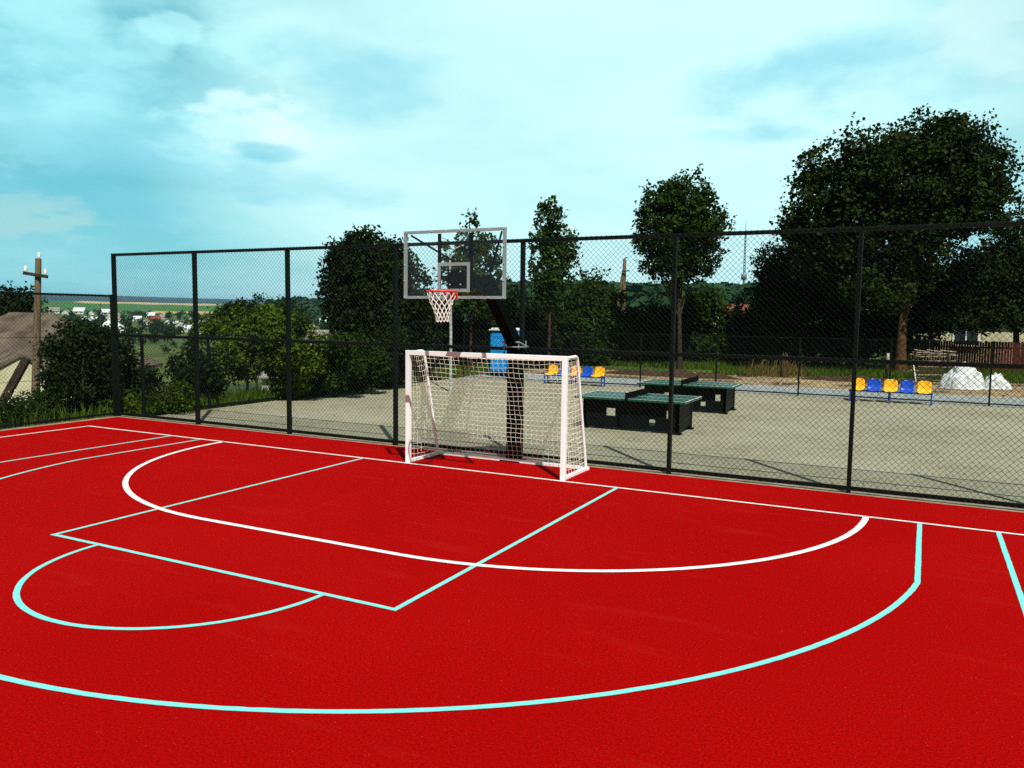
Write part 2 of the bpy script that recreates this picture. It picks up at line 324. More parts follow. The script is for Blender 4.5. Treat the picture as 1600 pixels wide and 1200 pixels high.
def gcol(x, y):
    dx, dy = x-CX, y-CY; d = math.hypot(dx, dy); s = left_s(x); n = noise.noise(Vector((x*.3, y*.3, 3)))
    if x < -10.6 or (d > 70):
        if s < 60 or d < 150: return (.035+.02*n, .062+.02*n, .016)
        n2 = noise.noise(Vector((x*.004, y*.012, 5)))
        if s < 820: return (.070+.03*n2, .100+.02*n2, .026)
        azd = math.degrees(math.atan2(dx, dy))
        if 1320 < s < 1600 and -51.5 < azd < -46.5: return (.42, .32, .10)
        if s < 2250: return (.040, .125, .020) if n2 > -.42 else (.055, .11, .03)
        if s < 2750: return (.42, .32, .17) if -56 < azd < -47.5 else (.045, .12, .03)
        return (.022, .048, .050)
    if y < 17: return (.20, .165, .10)
    n3 = noise.noise(Vector((x*.5, y*.9, 8)))
    if y < 25.5+1.5*n+ (3 if x > 5 else 0): return (.26+.05*n3, .20+.04*n3, .115) if n3 > -.22 else (.085, .058, .034)
    if y < 26.5+2*n+(2 if x > 5 else 0): return (.07, .046, .026)
    return (.05+.03*n, .092+.03*n, .016)
az_list = [-180+i*6 for i in range(19)] + [-67+i*.6 for i in range(130)] + [12+i*6 for i in range(29)]
rads = [0, 3, 6] + [8+i*.8 for i in range(60)]
r_ = rads[-1]
while r_ < 9000: r_ *= 1.035; rads.append(r_)
vs, fs, cols = [], [], []
na = len(az_list)
for r_ in rads:
    for a in az_list:
        x, y = CX+r_*math.sin(R(a)), CY+r_*math.cos(R(a)); vs.append((x, y, gz(x, y))); cols.append((*[max(.003, k) for k in gcol(x, y)], 1))
for i in range(len(rads)-1):
    for k in range(na):
        k2 = (k+1) % na; fs.append((i*na+k, (i+1)*na+k, (i+1)*na+k2, i*na+k2)) 
me = bpy.data.meshes.new('ground'); me.from_pydata(vs, [], fs); me.materials.append(M['ground'])
ca = me.color_attributes.new('Col', 'FLOAT_COLOR', 'POINT'); ca.data.foreach_set('color', [k for c4 in cols for k in c4])
me.polygons.foreach_set('use_smooth', [True]*len(fs)); me.validate(); me.update()
me.flip_normals()
ground = bpy.data.objects.new('ground', me); col.objects.link(ground); struct(ground)

def slab(name, x0, x1, y0, y1, top, thick, m):
    b = MB(); b.box(((x0+x1)/2, (y0+y1)/2, top-thick/2), (x1-x0, y1-y0, thick)); return struct(b.build(name, m))
slab('court_surface', -11.1, 11.1, -30, 1.40, 0, .12, M['court'])
slab('kerb', -11.35, 11.35, 1.40, 1.66, -.004, .12, M['kerb'])
slab('kerb', -11.38, -11.1, -30, 1.40, -.004, .12, M['kerb'])
slab('pavement', -10.55, 13, 1.66, 17.15, -.006, .10, M['paver'])
slab('walkway', -10.6, 16, 17.15, 20.6, .006, .12, M['walkway'])

# ------------------------------------------------------------------ painted court lines
W = .05
def strip(pts, z, m, name, w_=W, closed=False):
    fine = []
    for a, c_ in zip(pts, pts[1:]):
        k = max(1, int(math.hypot(c_[0]-a[0], c_[1]-a[1])/.06)) if -13 < a[1] else 1
        fine += [(a[0]+(c_[0]-a[0])*i/k, a[1]+(c_[1]-a[1])*i/k) for i in range(k)]
    pts = fine+[pts[-1]]
    b = MB(); n = len(pts); vs = []; q = random.Random(len(pts))
    for i, p in enumerate(pts):
        w1, w2 = w_/2+q.gauss(0, .0011), w_/2+q.gauss(0, .0011)
        p = Vector((*p, 0)); a = Vector((*pts[max(i-1, 0)], 0)); c_ = Vector((*pts[min(i+1, n-1)], 0))
        t1 = (p-a) if i > 0 else (c_-p); t2 = (c_-p) if i < n-1 else (p-a); t1.normalize(); t2.normalize()
        n1 = Vector((-t1.y, t1.x, 0)); n2 = Vector((-t2.y, t2.x, 0)); nn = (n1+n2).normalized(); k = 1/max(.3, nn.dot(n1))
        vs += [p+nn*w1*k+Vector((0, 0, z)), p-nn*w2*k+Vector((0, 0, z))]
    b.add(vs, [(2*i, 2*i+1, 2*i+3, 2*i+2) for i in range(n-1)])
    return struct(b.build(name, m))
def arc(cx_, cy_, r, a0, a1, n=64): return [(cx_+r*math.cos(R(a0+(a1-a0)*i/n)), cy_+r*math.sin(R(a0+(a1-a0)*i/n))) for i in range(n+1)]
ZC, ZW = .004, .008
strip([(-10.195, -29), (-10.195, 0), (10.195, 0), (10.195, -29)], ZW, M['line_white'], 'boundary_marking', .055)
strip(arc(-1.5, 0, 4.47, 180, 270, 40)+arc(1.5, 0, 4.47, 270, 360, 40), ZW, M['line_white'], 'goal_area_marking', .08)
strip([(-2.443, 0), (-2.443, -5.822), (2.443, -5.822), (2.443, 0)], ZC, M['line_cyan'], 'key_marking', .055)
strip(arc(0, -5.822, 1.629, 180, 360, 60), ZC+.001, M['line_cyan'], 'free_throw_marking', .055)
yc, rr = -1.64, 6.68; aa = math.degrees(math.asin((2.66+yc)/rr))
strip([(-6.61, 0)]+arc(0, yc, rr, 180+aa, 360-aa, 90)+[(6.61, 0)], ZC, M['line_cyan'], 'three_point_marking', .055)
for s in (-1, 1): strip([(7.49*s, 0), (7.49*s, -25)], ZC, M['line_cyan'], 'sideline_marking', .055)

# ------------------------------------------------------------------ chain link fences
def wire_panel(x0, x1, z0, z1, pitch=.09, r=.0028, seed=0):
    """woven mesh in the local xz plane: two families of slightly wavy diagonal wires"""
    b = MB(); q = random.Random(seed)
    for fam in (1, -1):
        k = math.floor((x0-(z1-z0))/pitch)*pitch if fam == 1 else math.floor(x0/pitch)*pitch
        end = x1 if fam == 1 else x1+(z1-z0)
        while k < end:
            # x = k + fam*(z - z0)
            t0, t1 = 0.0, z1-z0
            if fam == 1: t0 = max(t0, x0-k); t1 = min(t1, x1-k)
            else: t0 = max(t0, k-x1); t1 = min(t1, k-x0)
            if t1-t0 > .02:
                n = max(1, int((t1-t0)/.5)); pts = []
                for i in range(n+1):
                    t = t0+(t1-t0)*i/n; X = k+fam*t; Z = z0+t
                    wv = noise.noise(Vector((X*1.3, Z*1.3, seed)))*.010
                    pts.append((min(x1, max(x0, X+wv)), fam*r*.9+wv*.8, Z))
                b.tube(pts, r, 4, cap=False, smooth=False)
            k += pitch
    return b
def fence(name, label, origin, rz, posts, H, mids, post_size, panel_group=None, rail=.05, top_wire=False, pr=.0024, pitch=.09, wires=(), toprail=True, bottom=.07):
    root = empty(name, origin); root.rotation_euler = (0, 0, rz); tag(root, label, 'fence')
    def put(o): o.parent = root; o.matrix_parent_inverse = Matrix()
    for x in posts:
        b = MB(); b.box((x, 0, (H+.02)/2-.1), (post_size[0], post_size[1], H+.2), bev=.006); b.box((x, 0, H+.006), (post_size[0]+.008, post_size[1]+.008, .012)); put(b.build('post', M['fence']))
    y = -post_size[1]/2-.012
    for (zr, rr_) in [(bottom, rail)]+[(z_, rail) for z_ in mids]+([(H-.02, rail)] if toprail else [])+[(z_, .005) for z_ in wires]:
        if rr_ < .02: b = MB(); b.tube([(posts[0], y, zr), (posts[-1], y, zr)], rr_, 5)
        else: b = MB(); b.box(((posts[0]+posts[-1])/2, y+rr_/2-.004, zr), (posts[-1]-posts[0]-.004, .035, rr_), bev=.004)
        put(b.build('rail', M['fence']))
    for i in range(len(posts)-1):
        b = wire_panel(posts[i], posts[i+1], bottom-.02, H+.02, pitch, pr, i+len(posts)); b.v = [(v[0], v[1]+y-.006, v[2]) for v in b.v]
        put(b.build('mesh_panel', M['mesh']))
    return root
PX = [-11.26+2.815*i for i in range(9)]
fence('chain_link_fence', 'tall dark green chain link fence behind the football goal', (0, 1.53, 0), 0, PX, 4.0, [2.02], (.06, .10), rail=.065)
fence('chain_link_fence', 'dark chain link fence along the left edge of the red court', (-11.26, 1.50, 0), -math.pi/2, [.06, 2.9, 5.8, 8.7, 11.6, 14.5], 3.0, [], (.06, .06), wires=(1.02, 2.0))
fence('chain_link_fence', 'low dark mesh fence between the paved yard and the leafy bushes', (-10.6, 16.6, 0), -math.pi/2, [1.1, 4.0, 6.95, 9.9, 12.8, 14.85], 2.0, [], (.06, .06), toprail=False, wires=(1.0, 1.98))
fence('chain_link_fence', 'low dark mesh fence behind the seat benches at the yard end', (0, 17.1, 0), 0, [-10.5]+PX[1:]+[14.08], 2.0, [], (.05, .05), rail=.04, toprail=False, wires=(1.98,))

# ------------------------------------------------------------------ football goal
goal = tag(empty('football_goal', (0, .08, 0)), 'white football goal with net standing on the white goal line', 'goal')
def gpart(name, b, m=None, parent=goal): return b.build(name, m or M['white'], parent)
PW = .08
for s in (-1, 1):
    b = MB(); b.box((s*1.50, .08, .96), (PW, PW, 1.92), bev=.006); gpart('goal_post', b)
b = MB(); b.box((0, .08, 1.96), (3.08, PW, .08), bev=.006); cross = gpart('crossbar', b)
for s in (-1, 1):
    b = MB(); b.tube([(s*1.50, .12, 1.965), (s*1.50, .50, 1.975), (s*1.50, .555, 1.955), (s*1.50, .585, 1.90), (s*1.50, 1.05, .05)], .026, 10); gpart('rear_stanchion', b)
    b = MB(); b.box((s*1.50, .588, .03), (.06, .935, .055), bev=.005); gpart('base_bar', b)
b = MB(); b.box((0, 1.085, .03), (3.08, .06, .055), bev=.005); gpart('base_bar', b)
def net_surface(fn, nu, nv, r=.0032):
    b = MB()
    for i in range(nu+1): b.tube([fn(i/nu, j/nv) for j in range(nv+1)], r, 4, cap=False, smooth=False)
    for j in range(nv+1): b.tube([fn(i/nu, j/nv) for i in range(nu+1)], r, 4, cap=False, smooth=False)
    return b
def back(u, v):
    x = -1.49+2.98*u; k = math.sin(math.pi*u)**.4*math.sin(math.pi*min(1, v*1.02))
    y = .575+(1.06-.575)*v; z = 1.93-1.88*v
    n = noise.noise(Vector((x*2.1, z*2.1, 1)))
    return (x+.03*noise.noise(Vector((x*1.7, z*3, 7))), y+.05*k*n+.07*k*math.sin(v*3.1), z-.05*math.sin(math.pi*u)*(1-v)*.9-.02*n+.012*noise.noise(Vector((x*9, z*9, 2))))
def top(u, v): 
    x = -1.49+2.98*u; return (x, .12+.455*v, 1.955-.06*math.sin(math.pi*v)*math.sin(math.pi*u)**.3-.02*v)
def side(s):
    def fn(u, v):
        z = 1.92-1.86*v; yb = .60+(1.04-.60)*v; y = .12+(yb-.12)*u
        return (s*(1.49-.05*math.sin(math.pi*u)*math.sin(math.pi*v)+.015*noise.noise(Vector((y*5, z*4, s)))), y+.01*noise.noise(Vector((y*8, z*8, 4+s))), z-.03*math.sin(math.pi*u)+.01*noise.noise(Vector((y*8, z*8, 9))))
    return fn
gpart('net', net_surface(back, 30, 22), M['netrope']); gpart('net', net_surface(top, 30, 5), M['netrope'])
for s in (-1, 1): gpart('net', net_surface(side(s), 8, 20), M['netrope'])

# ------------------------------------------------------------------ basketball hoop
hoop = tag(empty('basketball_hoop', (0, 1.22, 0)), 'black basketball stand with clear backboard and orange rim', 'basketball hoop')
def hp(name, b, m, parent=hoop):
    o = b.build(name, m, None); o.parent = parent; o.matrix_parent_inverse = Matrix.Translation(-hoop.location) if parent is hoop else Matrix(); return o
PY = 1.22
b = MB(); b.box((.02, PY, 1.03), (.21, .21, 2.06), bev=.012); pole = hp('pole', b, M['black'])
b = MB(); b.box((.02, PY-.02, .012), (.40, .30, .024)); hp('base_plate', b, M['black'])
b = MB(); b.box((.02, PY, 2.075), (.36, .36, .022), bev=.004); b.box((.02, PY, 2.115), (.36, .36, .022), Matrix.Rotation(R(-16), 3, 'X'), bev=.004)
for sx in (-1, 1):
    for sy in (-1, 1): b.tube([(.02+sx*.145, PY+sy*.145, 2.03), (.02+sx*.145, PY+sy*.145, 2.18)], .012, 6)
hp('flange', b, M['frame_grey'])
EL = Vector((.03, .14, 3.15))
b = MB(); b.beam((.02, PY, 2.10), EL+Vector((0, -.06, .07)), .20, .20, (0, 1, 0), bev=.012); b.beam((.03, .26, 3.155), (.03, -.80, 3.155), .195, .20, (0, 0, 1), bev=.012); hp('arm', b, M['black'])
BX, BYY = .015, -.90; BL, BR, BB, BT = BX-.915, BX+.915, 2.882, 3.942
b = MB(); b.box((BX, BYY+.02, (BB+BT)/2), (BR-BL-.04, .014, BT-BB-.04)); board = hp('backboard', b, M['acrylic'])
b = MB()
for z in (BB+.02, BT-.02): b.box((BX, BYY, z), (BR-BL, .05, .042))
for x in (BL+.022, BR-.022): b.box((x, BYY, (BB+BT)/2), (.040, .049, BT-BB-.082))
fr = hp('board_frame', b, M['frame_grey'])
def bolt(x, z):
    b = MB(); b.tube([(x, BYY-.034, z), (x, BYY-.024, z)], .011, 8); o = b.build('bolt', M['bolt']); o.parent = fr; o.matrix_parent_inverse = Matrix()
for i in range(8):
    for z in (BB+.02, BT-.02): bolt(BL+.022+(BR-BL-.044)*i/7, z)
for i in range(1, 4):
    for x in (BL+.022, BR-.022): bolt(x, BB+.02+(BT-BB-.04)*i/4)
for (x, z) in ((-.06, 3.30), (.13, 3.30), (-.06, 3.10), (.13, 3.10), (-.15, 3.10)): bolt(x+.03, z)
b = MB(); IX0, IX1, IZ0, IZ1 = BX-.29, BX+.29, 2.985, 3.44
for z in (IZ0+.025, IZ1-.025): b.box((BX, BYY+.008, z), (IX1-IX0, .008, .05))
for x in (IX0+.025, IX1-.025): b.box((x, BYY+.008, (IZ0+IZ1)/2), (.05, .0075, IZ1-IZ0-.10))
hp('target_square', b, M['frame_grey'])
b = MB(); b.box((BX, BYY+.09, 3.155), (.26, .12, .36), bev=.006); hp('mount_plate', b, M['black'])
for x in (BX-.29, BX+.29):
    b = MB(); b.beam((x, BYY+.055, 3.0), (x, BYY+.055, BT-.05), .045, .035, (0, 1, 0)); hp('back_rib', b, M['black'])
b = MB(); b.beam((BX-.29, BYY+.08, 3.22), (BX+.29, BYY+.08, 3.22), .04, .04); hp('back_rib', b, M['black'])
for s in (-1, 1):
    b = MB(); b.tube([(BX+s*.82, BYY+.04, BT-.06), (BX+s*.06, .12, 3.24)], .016, 8); hp('brace', b, M['black'])
RY = BYY-.15-.225; RX = BX+.025; RZ = 2.985
b = MB(); b.tube([(RX+.225*math.cos(R(a)), RY+.225*math.sin(R(a)), RZ) for a in range(0, 361, 10)], .011, 10, cap=False)
b.box((RX, BYY-.095, RZ+.005), (.14, .14, .014)); b.box((RX, BYY-.034, RZ-.055), (.15, .014, .125), bev=.003)
for s in (-1, 1): b.beam((RX+s*.07, BYY-.05, RZ-.05), (RX+s*.12, RY+.18, RZ-.004), .012, .03)
rim = hp('rim', b, M['rim'])
b = MB(); rows = [(0, .222), (.085, .205), (.15, .178), (.215, .150), (.28, .125), (.345, .108), (.41, .098), (.45, .102)]
NL = 12
def np_(i, k):
    h, r0 = rows[k]; a = 2*math.pi*(i+(.5 if k % 2 else 0))/NL; q = noise.noise(Vector((i*1.7, k*2.3, 5)))
    return Vector((RX+.010*(k/7)**2*2+r0*math.cos(a)*(1+.06*q), RY+r0*math.sin(a)*(1+.06*q), RZ-.012-h+.012*q))
for i in range(NL):
    b.tube([np_(i, 0), np_(i, 0)+(np_(i, 1)-np_(i, 0))*.9, np_(i, 1)], .0038, 5, cap=False)
    b.tube([np_(i+1, 0), np_(i, 1)], .0038, 5, cap=False)
    for k in range(1, 7):
        j = i if k % 2 == 0 else i
        o2 = (i-1 if k % 2 == 0 else i+1)
        b.tube([np_(i, k), np_(i, k+1)], .0040, 5, cap=False); b.tube([np_(i, k), np_(o2, k+1)], .0040, 5, cap=False)
hn = hp('basket_net', b, M['hoopnet'])

# ------------------------------------------------------------------ outdoor table tennis tables
def table_tennis(label, x, y):
    root = tag(empty('table_tennis_table', (x, y, 0)), label, 'table', 'outdoor table tennis tables')
    def tp(n, b, m): o = b.build(n, m); o.parent = root; return o
    for s in (-1, 1):
        b = MB(); b.box((s*.668, 0, .735), (1.330, 1.50, .05), bev=.004); tp('tabletop', b, M['table_green'])
    b = MB()
    for yy in (-.74, 0, .74): b.box((0, yy, .7612), (2.66, .018 if yy else .006, .002))
    for xx in (-1.32, 1.32): b.box((xx, 0, .7612), (.018, 1.462, .002))
    tp('edge_lines', b, M['line_white'])
    # side skirts with cut-outs: built round their openings
    def panel(y0, wid, holes, z0, z1, name):
        xs = sorted({-wid/2, wid/2, *[h[0] for h in holes], *[h[1] for h in holes]}); b = MB()
        for xa, xb in zip(xs, xs[1:]):
            hs = [h for h in holes if h[0] <= xa+1e-6 and h[1] >= xb-1e-6]
            zc = z0
            for h in sorted(hs, key=lambda t: t[2]):
                b.box(((xa+xb)/2, y0, (zc+h[2])/2), (xb-xa, .03, h[2]-zc)); zc = h[3]
            b.box(((xa+xb)/2, y0, (zc+z1)/2), (xb-xa, .03, z1-zc))
        return tp(name, b, M['table_dark'])
    panel(-.55, 2.30, [(-.98, -.84, .20, .33), (-.58, -.36, .32, .50), (.46, .60, .16, .30), (.86, 1.0, .34, .52)], .05, .705, 'side_panel')
    b = MB(); b.box((0, .52, .66), (2.2, .04, .07)); tp('rear_beam', b, M['table_dark'])
    for s in (-1, 1):
        b = MB(); b.box((s*1.135, 0, .40), (.03, 1.065, .61)); tp('end_panel', b, M['table_dark'])
    for sx in (-1, 1):
        for sy in (-1, 1):
            b = MB(); b.box((sx*1.12, sy*.52, .36), (.09, .09, .68), bev=.006); b.box((sx*1.12, sy*.52, .018), (.17, .17, .03)); tp('leg', b, M['table_dark'])
    b = MB(); b.box((0, 0, .835), (.012, 1.78, .145), bev=.003)
    for s in (-1, 1): b.box((0, s*.86, .78), (.04, .05, .26), bev=.004)
    tp('net', b, M['black'])
    return root
table_tennis('dark green table tennis table nearer the football goal', .60, 6.52)
table_tennis('dark green table tennis table nearer the seat benches', .66, 11.0)

# ------------------------------------------------------------------ seat benches
def seat_mesh():
    """a moulded stadium shell: one curved sheet with thickness"""
    b = MB(); prof = [(-.21, .00, .185), (-.17, .03, .195), (-.05, .012, .20), (.06, .010, .20), (.13, .03, .20), (.17, .09, .20), (.19, .19, .20), (.205, .28, .195), (.212, .335, .165), (.214, .36, .105)]
    n = 10; th = .012; vs = []; rows_ = len(prof)
    for side_ in (0, 1):
        for (y, z, hw) in prof:
            for i in range(n+1):
                t = -1+2*i/n; lip = .035*abs(t)**4 if z < .1 else 0.0
                back_ = -.03*t*t if z >= .1 else 0
                off = th*side_
                vs.append((hw*t, y+back_+(off if z >= .1 else 0), z+lip-(off if z < .1 else 0)))
    q = n+1; fs = []; S = rows_*q
    for j in range(rows_-1):
        for i in range(n):
            a = j*q+i; fs.append((a, a+1, a+q+1, a+q)); fs.append((S+a, S+a+q, S+a+q+1, S+a+1))
    for i in range(n):
        fs.append((i, S+i, S+i+1, i+1)); a = (rows_-1)*q+i; fs.append((a, a+1, S+a+1, S+a))
    for j in range(rows_-1):
        a = j*q; fs.append((a, a+q, S+a+q, S+a)); a = j*q+n; fs.append((a, S+a, S+a+q, a+q))
    b.add(vs, fs, True); return b
def bench(label, x, y):
    root = tag(empty('seat_bench', (x, y, 0)), label, 'bench', 'benches of yellow and blue seats')
    def bp(n, b, m): o = b.build(n, m); o.parent = root; return o
    b = MB()
    for yy in (-.13, .13): b.box((0, yy, .335), (2.42, .04, .04), bev=.003)
    bp('rail', b, M['bluesteel'])
    for xx in (-1.17, 0, 1.17):
        b = MB(); b.box((xx, 0, .295), (.04, .34, .04), bev=.003)
        for yy in (-.15, .15): b.box((xx, yy, .14), (.04, .04, .27), bev=.003); b.box((xx, yy, .012), (.09, .09, .012))
        bp('leg', b, M['bluesteel'])
    for i in range(5):
        b = seat_mesh(); b.v = [(v[0]-.96+.48*i, v[1], v[2]+.362) for v in b.v]
        s_ = bp('seat', b, M['yellow'] if i % 2 == 0 else M['blue'])
        s_['label'] = 'yellow moulded seat' if i % 2 == 0 else 'blue moulded seat'
    return root
bench('seat bench partly hidden behind the white goal', -5.22, 16.45)
bench('seat bench standing alone in front of the white heap', 5.68, 16.45)

# ------------------------------------------------------------------ portable toilet
kx, ky = -9.45, 18.9; KR = R(-8)
kio = tag(empty('portable_toilet', (kx, ky, .0)), 'blue portable toilet cabin with white roof', 'toilet cabin')
def kp(n, b, m): o = b.build(n, m); o.parent = kio; return o
b = MB(); b.box((0, 0, .10), (1.16, 1.16, .14), bev=.02); kp('base', b, M['black'])
b = MB(); b.box((0, 0, 1.13), (1.10, 1.10, 1.92), bev=.03)
for i in range(4): b.box((.555, -.4+.27*i, 1.1), (.02, .05, 1.6), bev=.006); b.box((-.555, -.4+.27*i, 1.1), (.02, .05, 1.6), bev=.006)
kp('body', b, M['kiosk'])
b = MB(); b.box((.02, -.562, 1.12), (.80, .03, 1.76), bev=.01)
for z in (1.86, 1.79): b.box((.02, -.580, z), (.66, .012, .03))
b.box((.02, -.580, .72), (.6, .012, .6), bev=.005); b.box((.02, -.580, 1.4), (.6, .012, .5), bev=.005)
dr = kp('door', b, M['kiosk'])
b = MB(); b.box((.33, -.60, 1.1), (.05, .03, .14), bev=.006); h_ = b.build('handle', M['black']); h_.parent = dr
b = MB()
for s in (-1, 1): b.box((s*.52, -.565, 1.12), (.07, .05, 1.84), bev=.008)
b.box((0, -.565, 2.03), (1.10, .05, .06), bev=.008); kp('door_frame', b, M['black'])
b = MB(); b.box((0, 0, 2.12), (1.18, 1.18, .07), bev=.02); b.box((0, 0, 2.18), (1.02, 1.02, .08), bev=.035); kp('roof', b, M['kioskwhite'])
kio.rotation_euler = (0, 0, KR); kio.scale = (.94, .94, .93)

# ------------------------------------------------------------------ foliage machinery
def leaf_cloud(b, lobes, n_clumps, leaf, per=14, clump=.45, q=None, shell=.72, upb=.6, elong=1.7):
    """lobes: (centre, (rx, ry, rz)); every clump is a spray of small folded leaves"""
    q = q or rnd
    vols = [l[1][0]*l[1][1]*l[1][2] for l in lobes]; tot = sum(vols); V = b.v; Fc = b.f
    for li, (c_, r3) in enumerate(lobes):
        for _ in range(max(3, int(n_clumps*(vols[li]/tot)))):
            d = Vector((q.gauss(0, 1), q.gauss(0, 1), q.gauss(0, 1))).normalized()
            k = (q.random()**.33)*.55 if q.random() > shell else q.uniform(.72, 1.05)
            k *= 1+.30*noise.noise(d*2.3+Vector((li, li*.7, 0)))
            p = Vector((c_[0]+d.x*r3[0]*k, c_[1]+d.y*r3[1]*k, c_[2]+d.z*r3[2]*k))
            if noise.noise(p*(.55/clump)) < -.22: continue
            cl = clump*q.uniform(.6, 1.3)
            for _ in range(int(per*q.uniform(.5, 1.4))):
                o = p+Vector((q.gauss(0, 1), q.gauss(0, 1), q.gauss(0, .75))).normalized()*(cl*.95*q.random()**.5)
                nrm = Vector((q.gauss(0, .6)+d.x*.4, q.gauss(0, .6)+d.y*.4, q.gauss(0, .45)+upb)).normalized()
                t = nrm.cross(Vector((q.gauss(0, 1), q.gauss(0, 1), q.gauss(0, 1)))).normalized(); s_ = nrm.cross(t)
                L_ = leaf*q.uniform(.6, 1.3); w_ = L_/elong*.6
                i0 = len(V)
                V.append(tuple(o-t*L_*.5)); V.append(tuple(o+s_*w_+nrm*L_*.1)); V.append(tuple(o+t*L_*.5-nrm*L_*.08)); V.append(tuple(o-s_*w_+nrm*L_*.1))
                Fc.append((i0, i0+1, i0+2, i0+3)); b.sm.append(False)
def limbs(b, base, top_, r0, lobes, q, n=6, bend=.15, fork=.35):
    base, top_ = Vector(base), Vector(top_); pts = []; rs = []
    for i in range(n+1):
        t = i/n; p = base.lerp(top_, t)+Vector((noise.noise(Vector((t*2.1, base.x, 1)))*bend, noise.noise(Vector((t*2.1, base.x, 5)))*bend, 0))*min(1, t*3)
        pts.append(p); rs.append(r0*(1-.72*t)*(1.35 if i == 0 else 1))
    b.tube(pts, rs, 10)
    for (c_, r3) in lobes:
        t = min(.95, max(fork, q.uniform(fork, .9))); i = int(t*n); s_ = pts[i]; e = Vector(c_)+Vector((q.uniform(-.3, .3)*r3[0], q.uniform(-.3, .3)*r3[1], q.uniform(-.1, .3)*r3[2]))
        mid = s_.lerp(e, .5)+Vector((0, 0, -.08*(e-s_).length)); rr_ = rs[i]*.5
        b.tube([s_, s_.lerp(mid, .6), mid, e], [rr_, rr_*.8, rr_*.6, rr_*.18], 7)
def PL(d, *ls):
    """lobes given as (u, v, half width, half height[, depth offset]) in the photograph, turned into real ellipsoids at distance d"""
    out_ = []
    for l in ls:
        u, v, ru, rv = l[:4]; dd = d+(l[4] if len(l) > 4 else 0); k = dd/F_PX
        out_.append((at(u, v, dd), (ru*k, ru*k*.95, rv*k)))
    return out_
def tree(name, label, cat, d, base_uv, top_uv, r0, lobes, lm, clumps, leaf, per=14, clump=.45, bark='barkdark', group=None, seed=1, base_z=None, shell=.72, fork=.35, limbs_n=None, elong=1.7, trunk=True):
    q = random.Random(seed)
    bpt = at(*base_uv, d); g = gz(bpt.x, bpt.y); bpt.z = g-.1 if base_z is None else base_z
    root = empty(name, (bpt.x, bpt.y, bpt.z)); tag(root, label, cat, group)
    if trunk:
        b = MB(); limbs(b, bpt, at(*top_uv, d), r0, lobes[:limbs_n], q, fork=fork); b.build('trunk', M[bark], root)
    b = MB(); leaf_cloud(b, lobes, clumps, leaf, per, clump, q, shell, elong=elong); b.build('crown', M[lm], root)
    return root

def bush_lobes(d, u, v, ru, rv, seed, n=13):
    q = random.Random(seed); ls = [(u, v+rv*.35, ru*.62, rv*.6)]
    for k in range(n):
        a = q.uniform(0, 6.283); rr_ = q.random()**.5; uu = u+ru*.78*rr_*math.cos(a); vv = v+rv*.70*rr_*math.sin(a); sz = q.uniform(.22, .42)
        ls.append((uu, vv, ru*sz*q.uniform(.8, 1.3), rv*sz*q.uniform(.8, 1.4), q.uniform(-.9, .6)))
    for k in range(5):
        uu = u+ru*q.uniform(-.8, .8); ls.append((uu, v-rv*(.95-.45*abs(uu-u)/ru)*q.uniform(.8, 1.15), ru*.12, rv*q.uniform(.16, .3), q.uniform(-.5, .5)))
    return PL(d, *ls)
# ------------------------------------------------------------------ big trees behind the yard
tree('maple_tree', 'huge spreading dark maple with brown leaning trunk, tallest tree in view', 'tree', 38, (1406, 590), (1425, 330), .27,
     PL(38, (1300, 330, 70, 75), (1278, 275, 38, 45), (1345, 270, 60, 65, -1), (1400, 255, 62, 52), (1455, 240, 70, 58), (1510, 265, 62, 65), (1540, 320, 42, 50), (1440, 310, 95, 70), (1370, 370, 85, 60, 1), (1265, 370, 38, 45), (1480, 230, 45, 50), (1330, 430, 60, 40, 1.5), (1550, 275, 30, 40), (1400, 425, 44, 40, 1), (1245, 345, 26, 40), (1300, 395, 60, 50), (1440, 400, 40, 50, -1), (1475, 330, 80, 50), (1370, 455, 50, 35, -1), (1290, 232, 9, 16), (1307, 226, 8, 14), (1262, 262, 9, 14), (1345, 215, 10, 12), (1366, 208, 9, 14), (1392, 200, 9, 12), (1435, 186, 12, 14), (1458, 180, 11, 13), (1484, 182, 12, 12), (1512, 190, 9, 14), (1536, 196, 9, 16), (1566, 232, 10, 14), (1585, 272, 10, 14), (1228, 325, 12, 12), (1240, 300, 8, 14)),
     'lf_maple', 7200, .175, 15, .5, 'bark', seed=11, elong=1.25, limbs_n=6)
tree('maple_tree', 'dense dark tree filling the gap under the spreading maple crown', 'tree', 43, (1330, 585), (1325, 440), .22,
     PL(43, (1235, 420, 52, 70), (1420, 470, 60, 60), (1420, 530, 45, 26), (1250, 470, 62, 80), (1320, 480, 70, 75), (1380, 500, 55, 60), (1215, 440, 35, 60), (1290, 410, 50, 45), (1205, 510, 40, 45), (1260, 540, 70, 34), (1345, 545, 50, 28)),
     'lf_dark', 5200, .18, 15, .5, 'bark', seed=12, limbs_n=4)
tree('round_tree', 'dark tree at the far right edge beyond the white heap', 'tree', 41, (1590, 575), (1590, 380), .18,
     PL(41, (1585, 380, 45, 45), (1545, 430, 55, 50), (1610, 450, 55, 70), (1500, 465, 45, 45, 1), (1560, 485, 60, 30), (1600, 330, 18, 20), (1480, 480, 40, 30), (1520, 500, 50, 22), (1450, 455, 36, 36, 1), (1500, 430, 50, 40, 1), (1470, 500, 40, 22), (1590, 440, 70, 60)),
     'lf_dark', 3800, .19, 14, .5, seed=13)
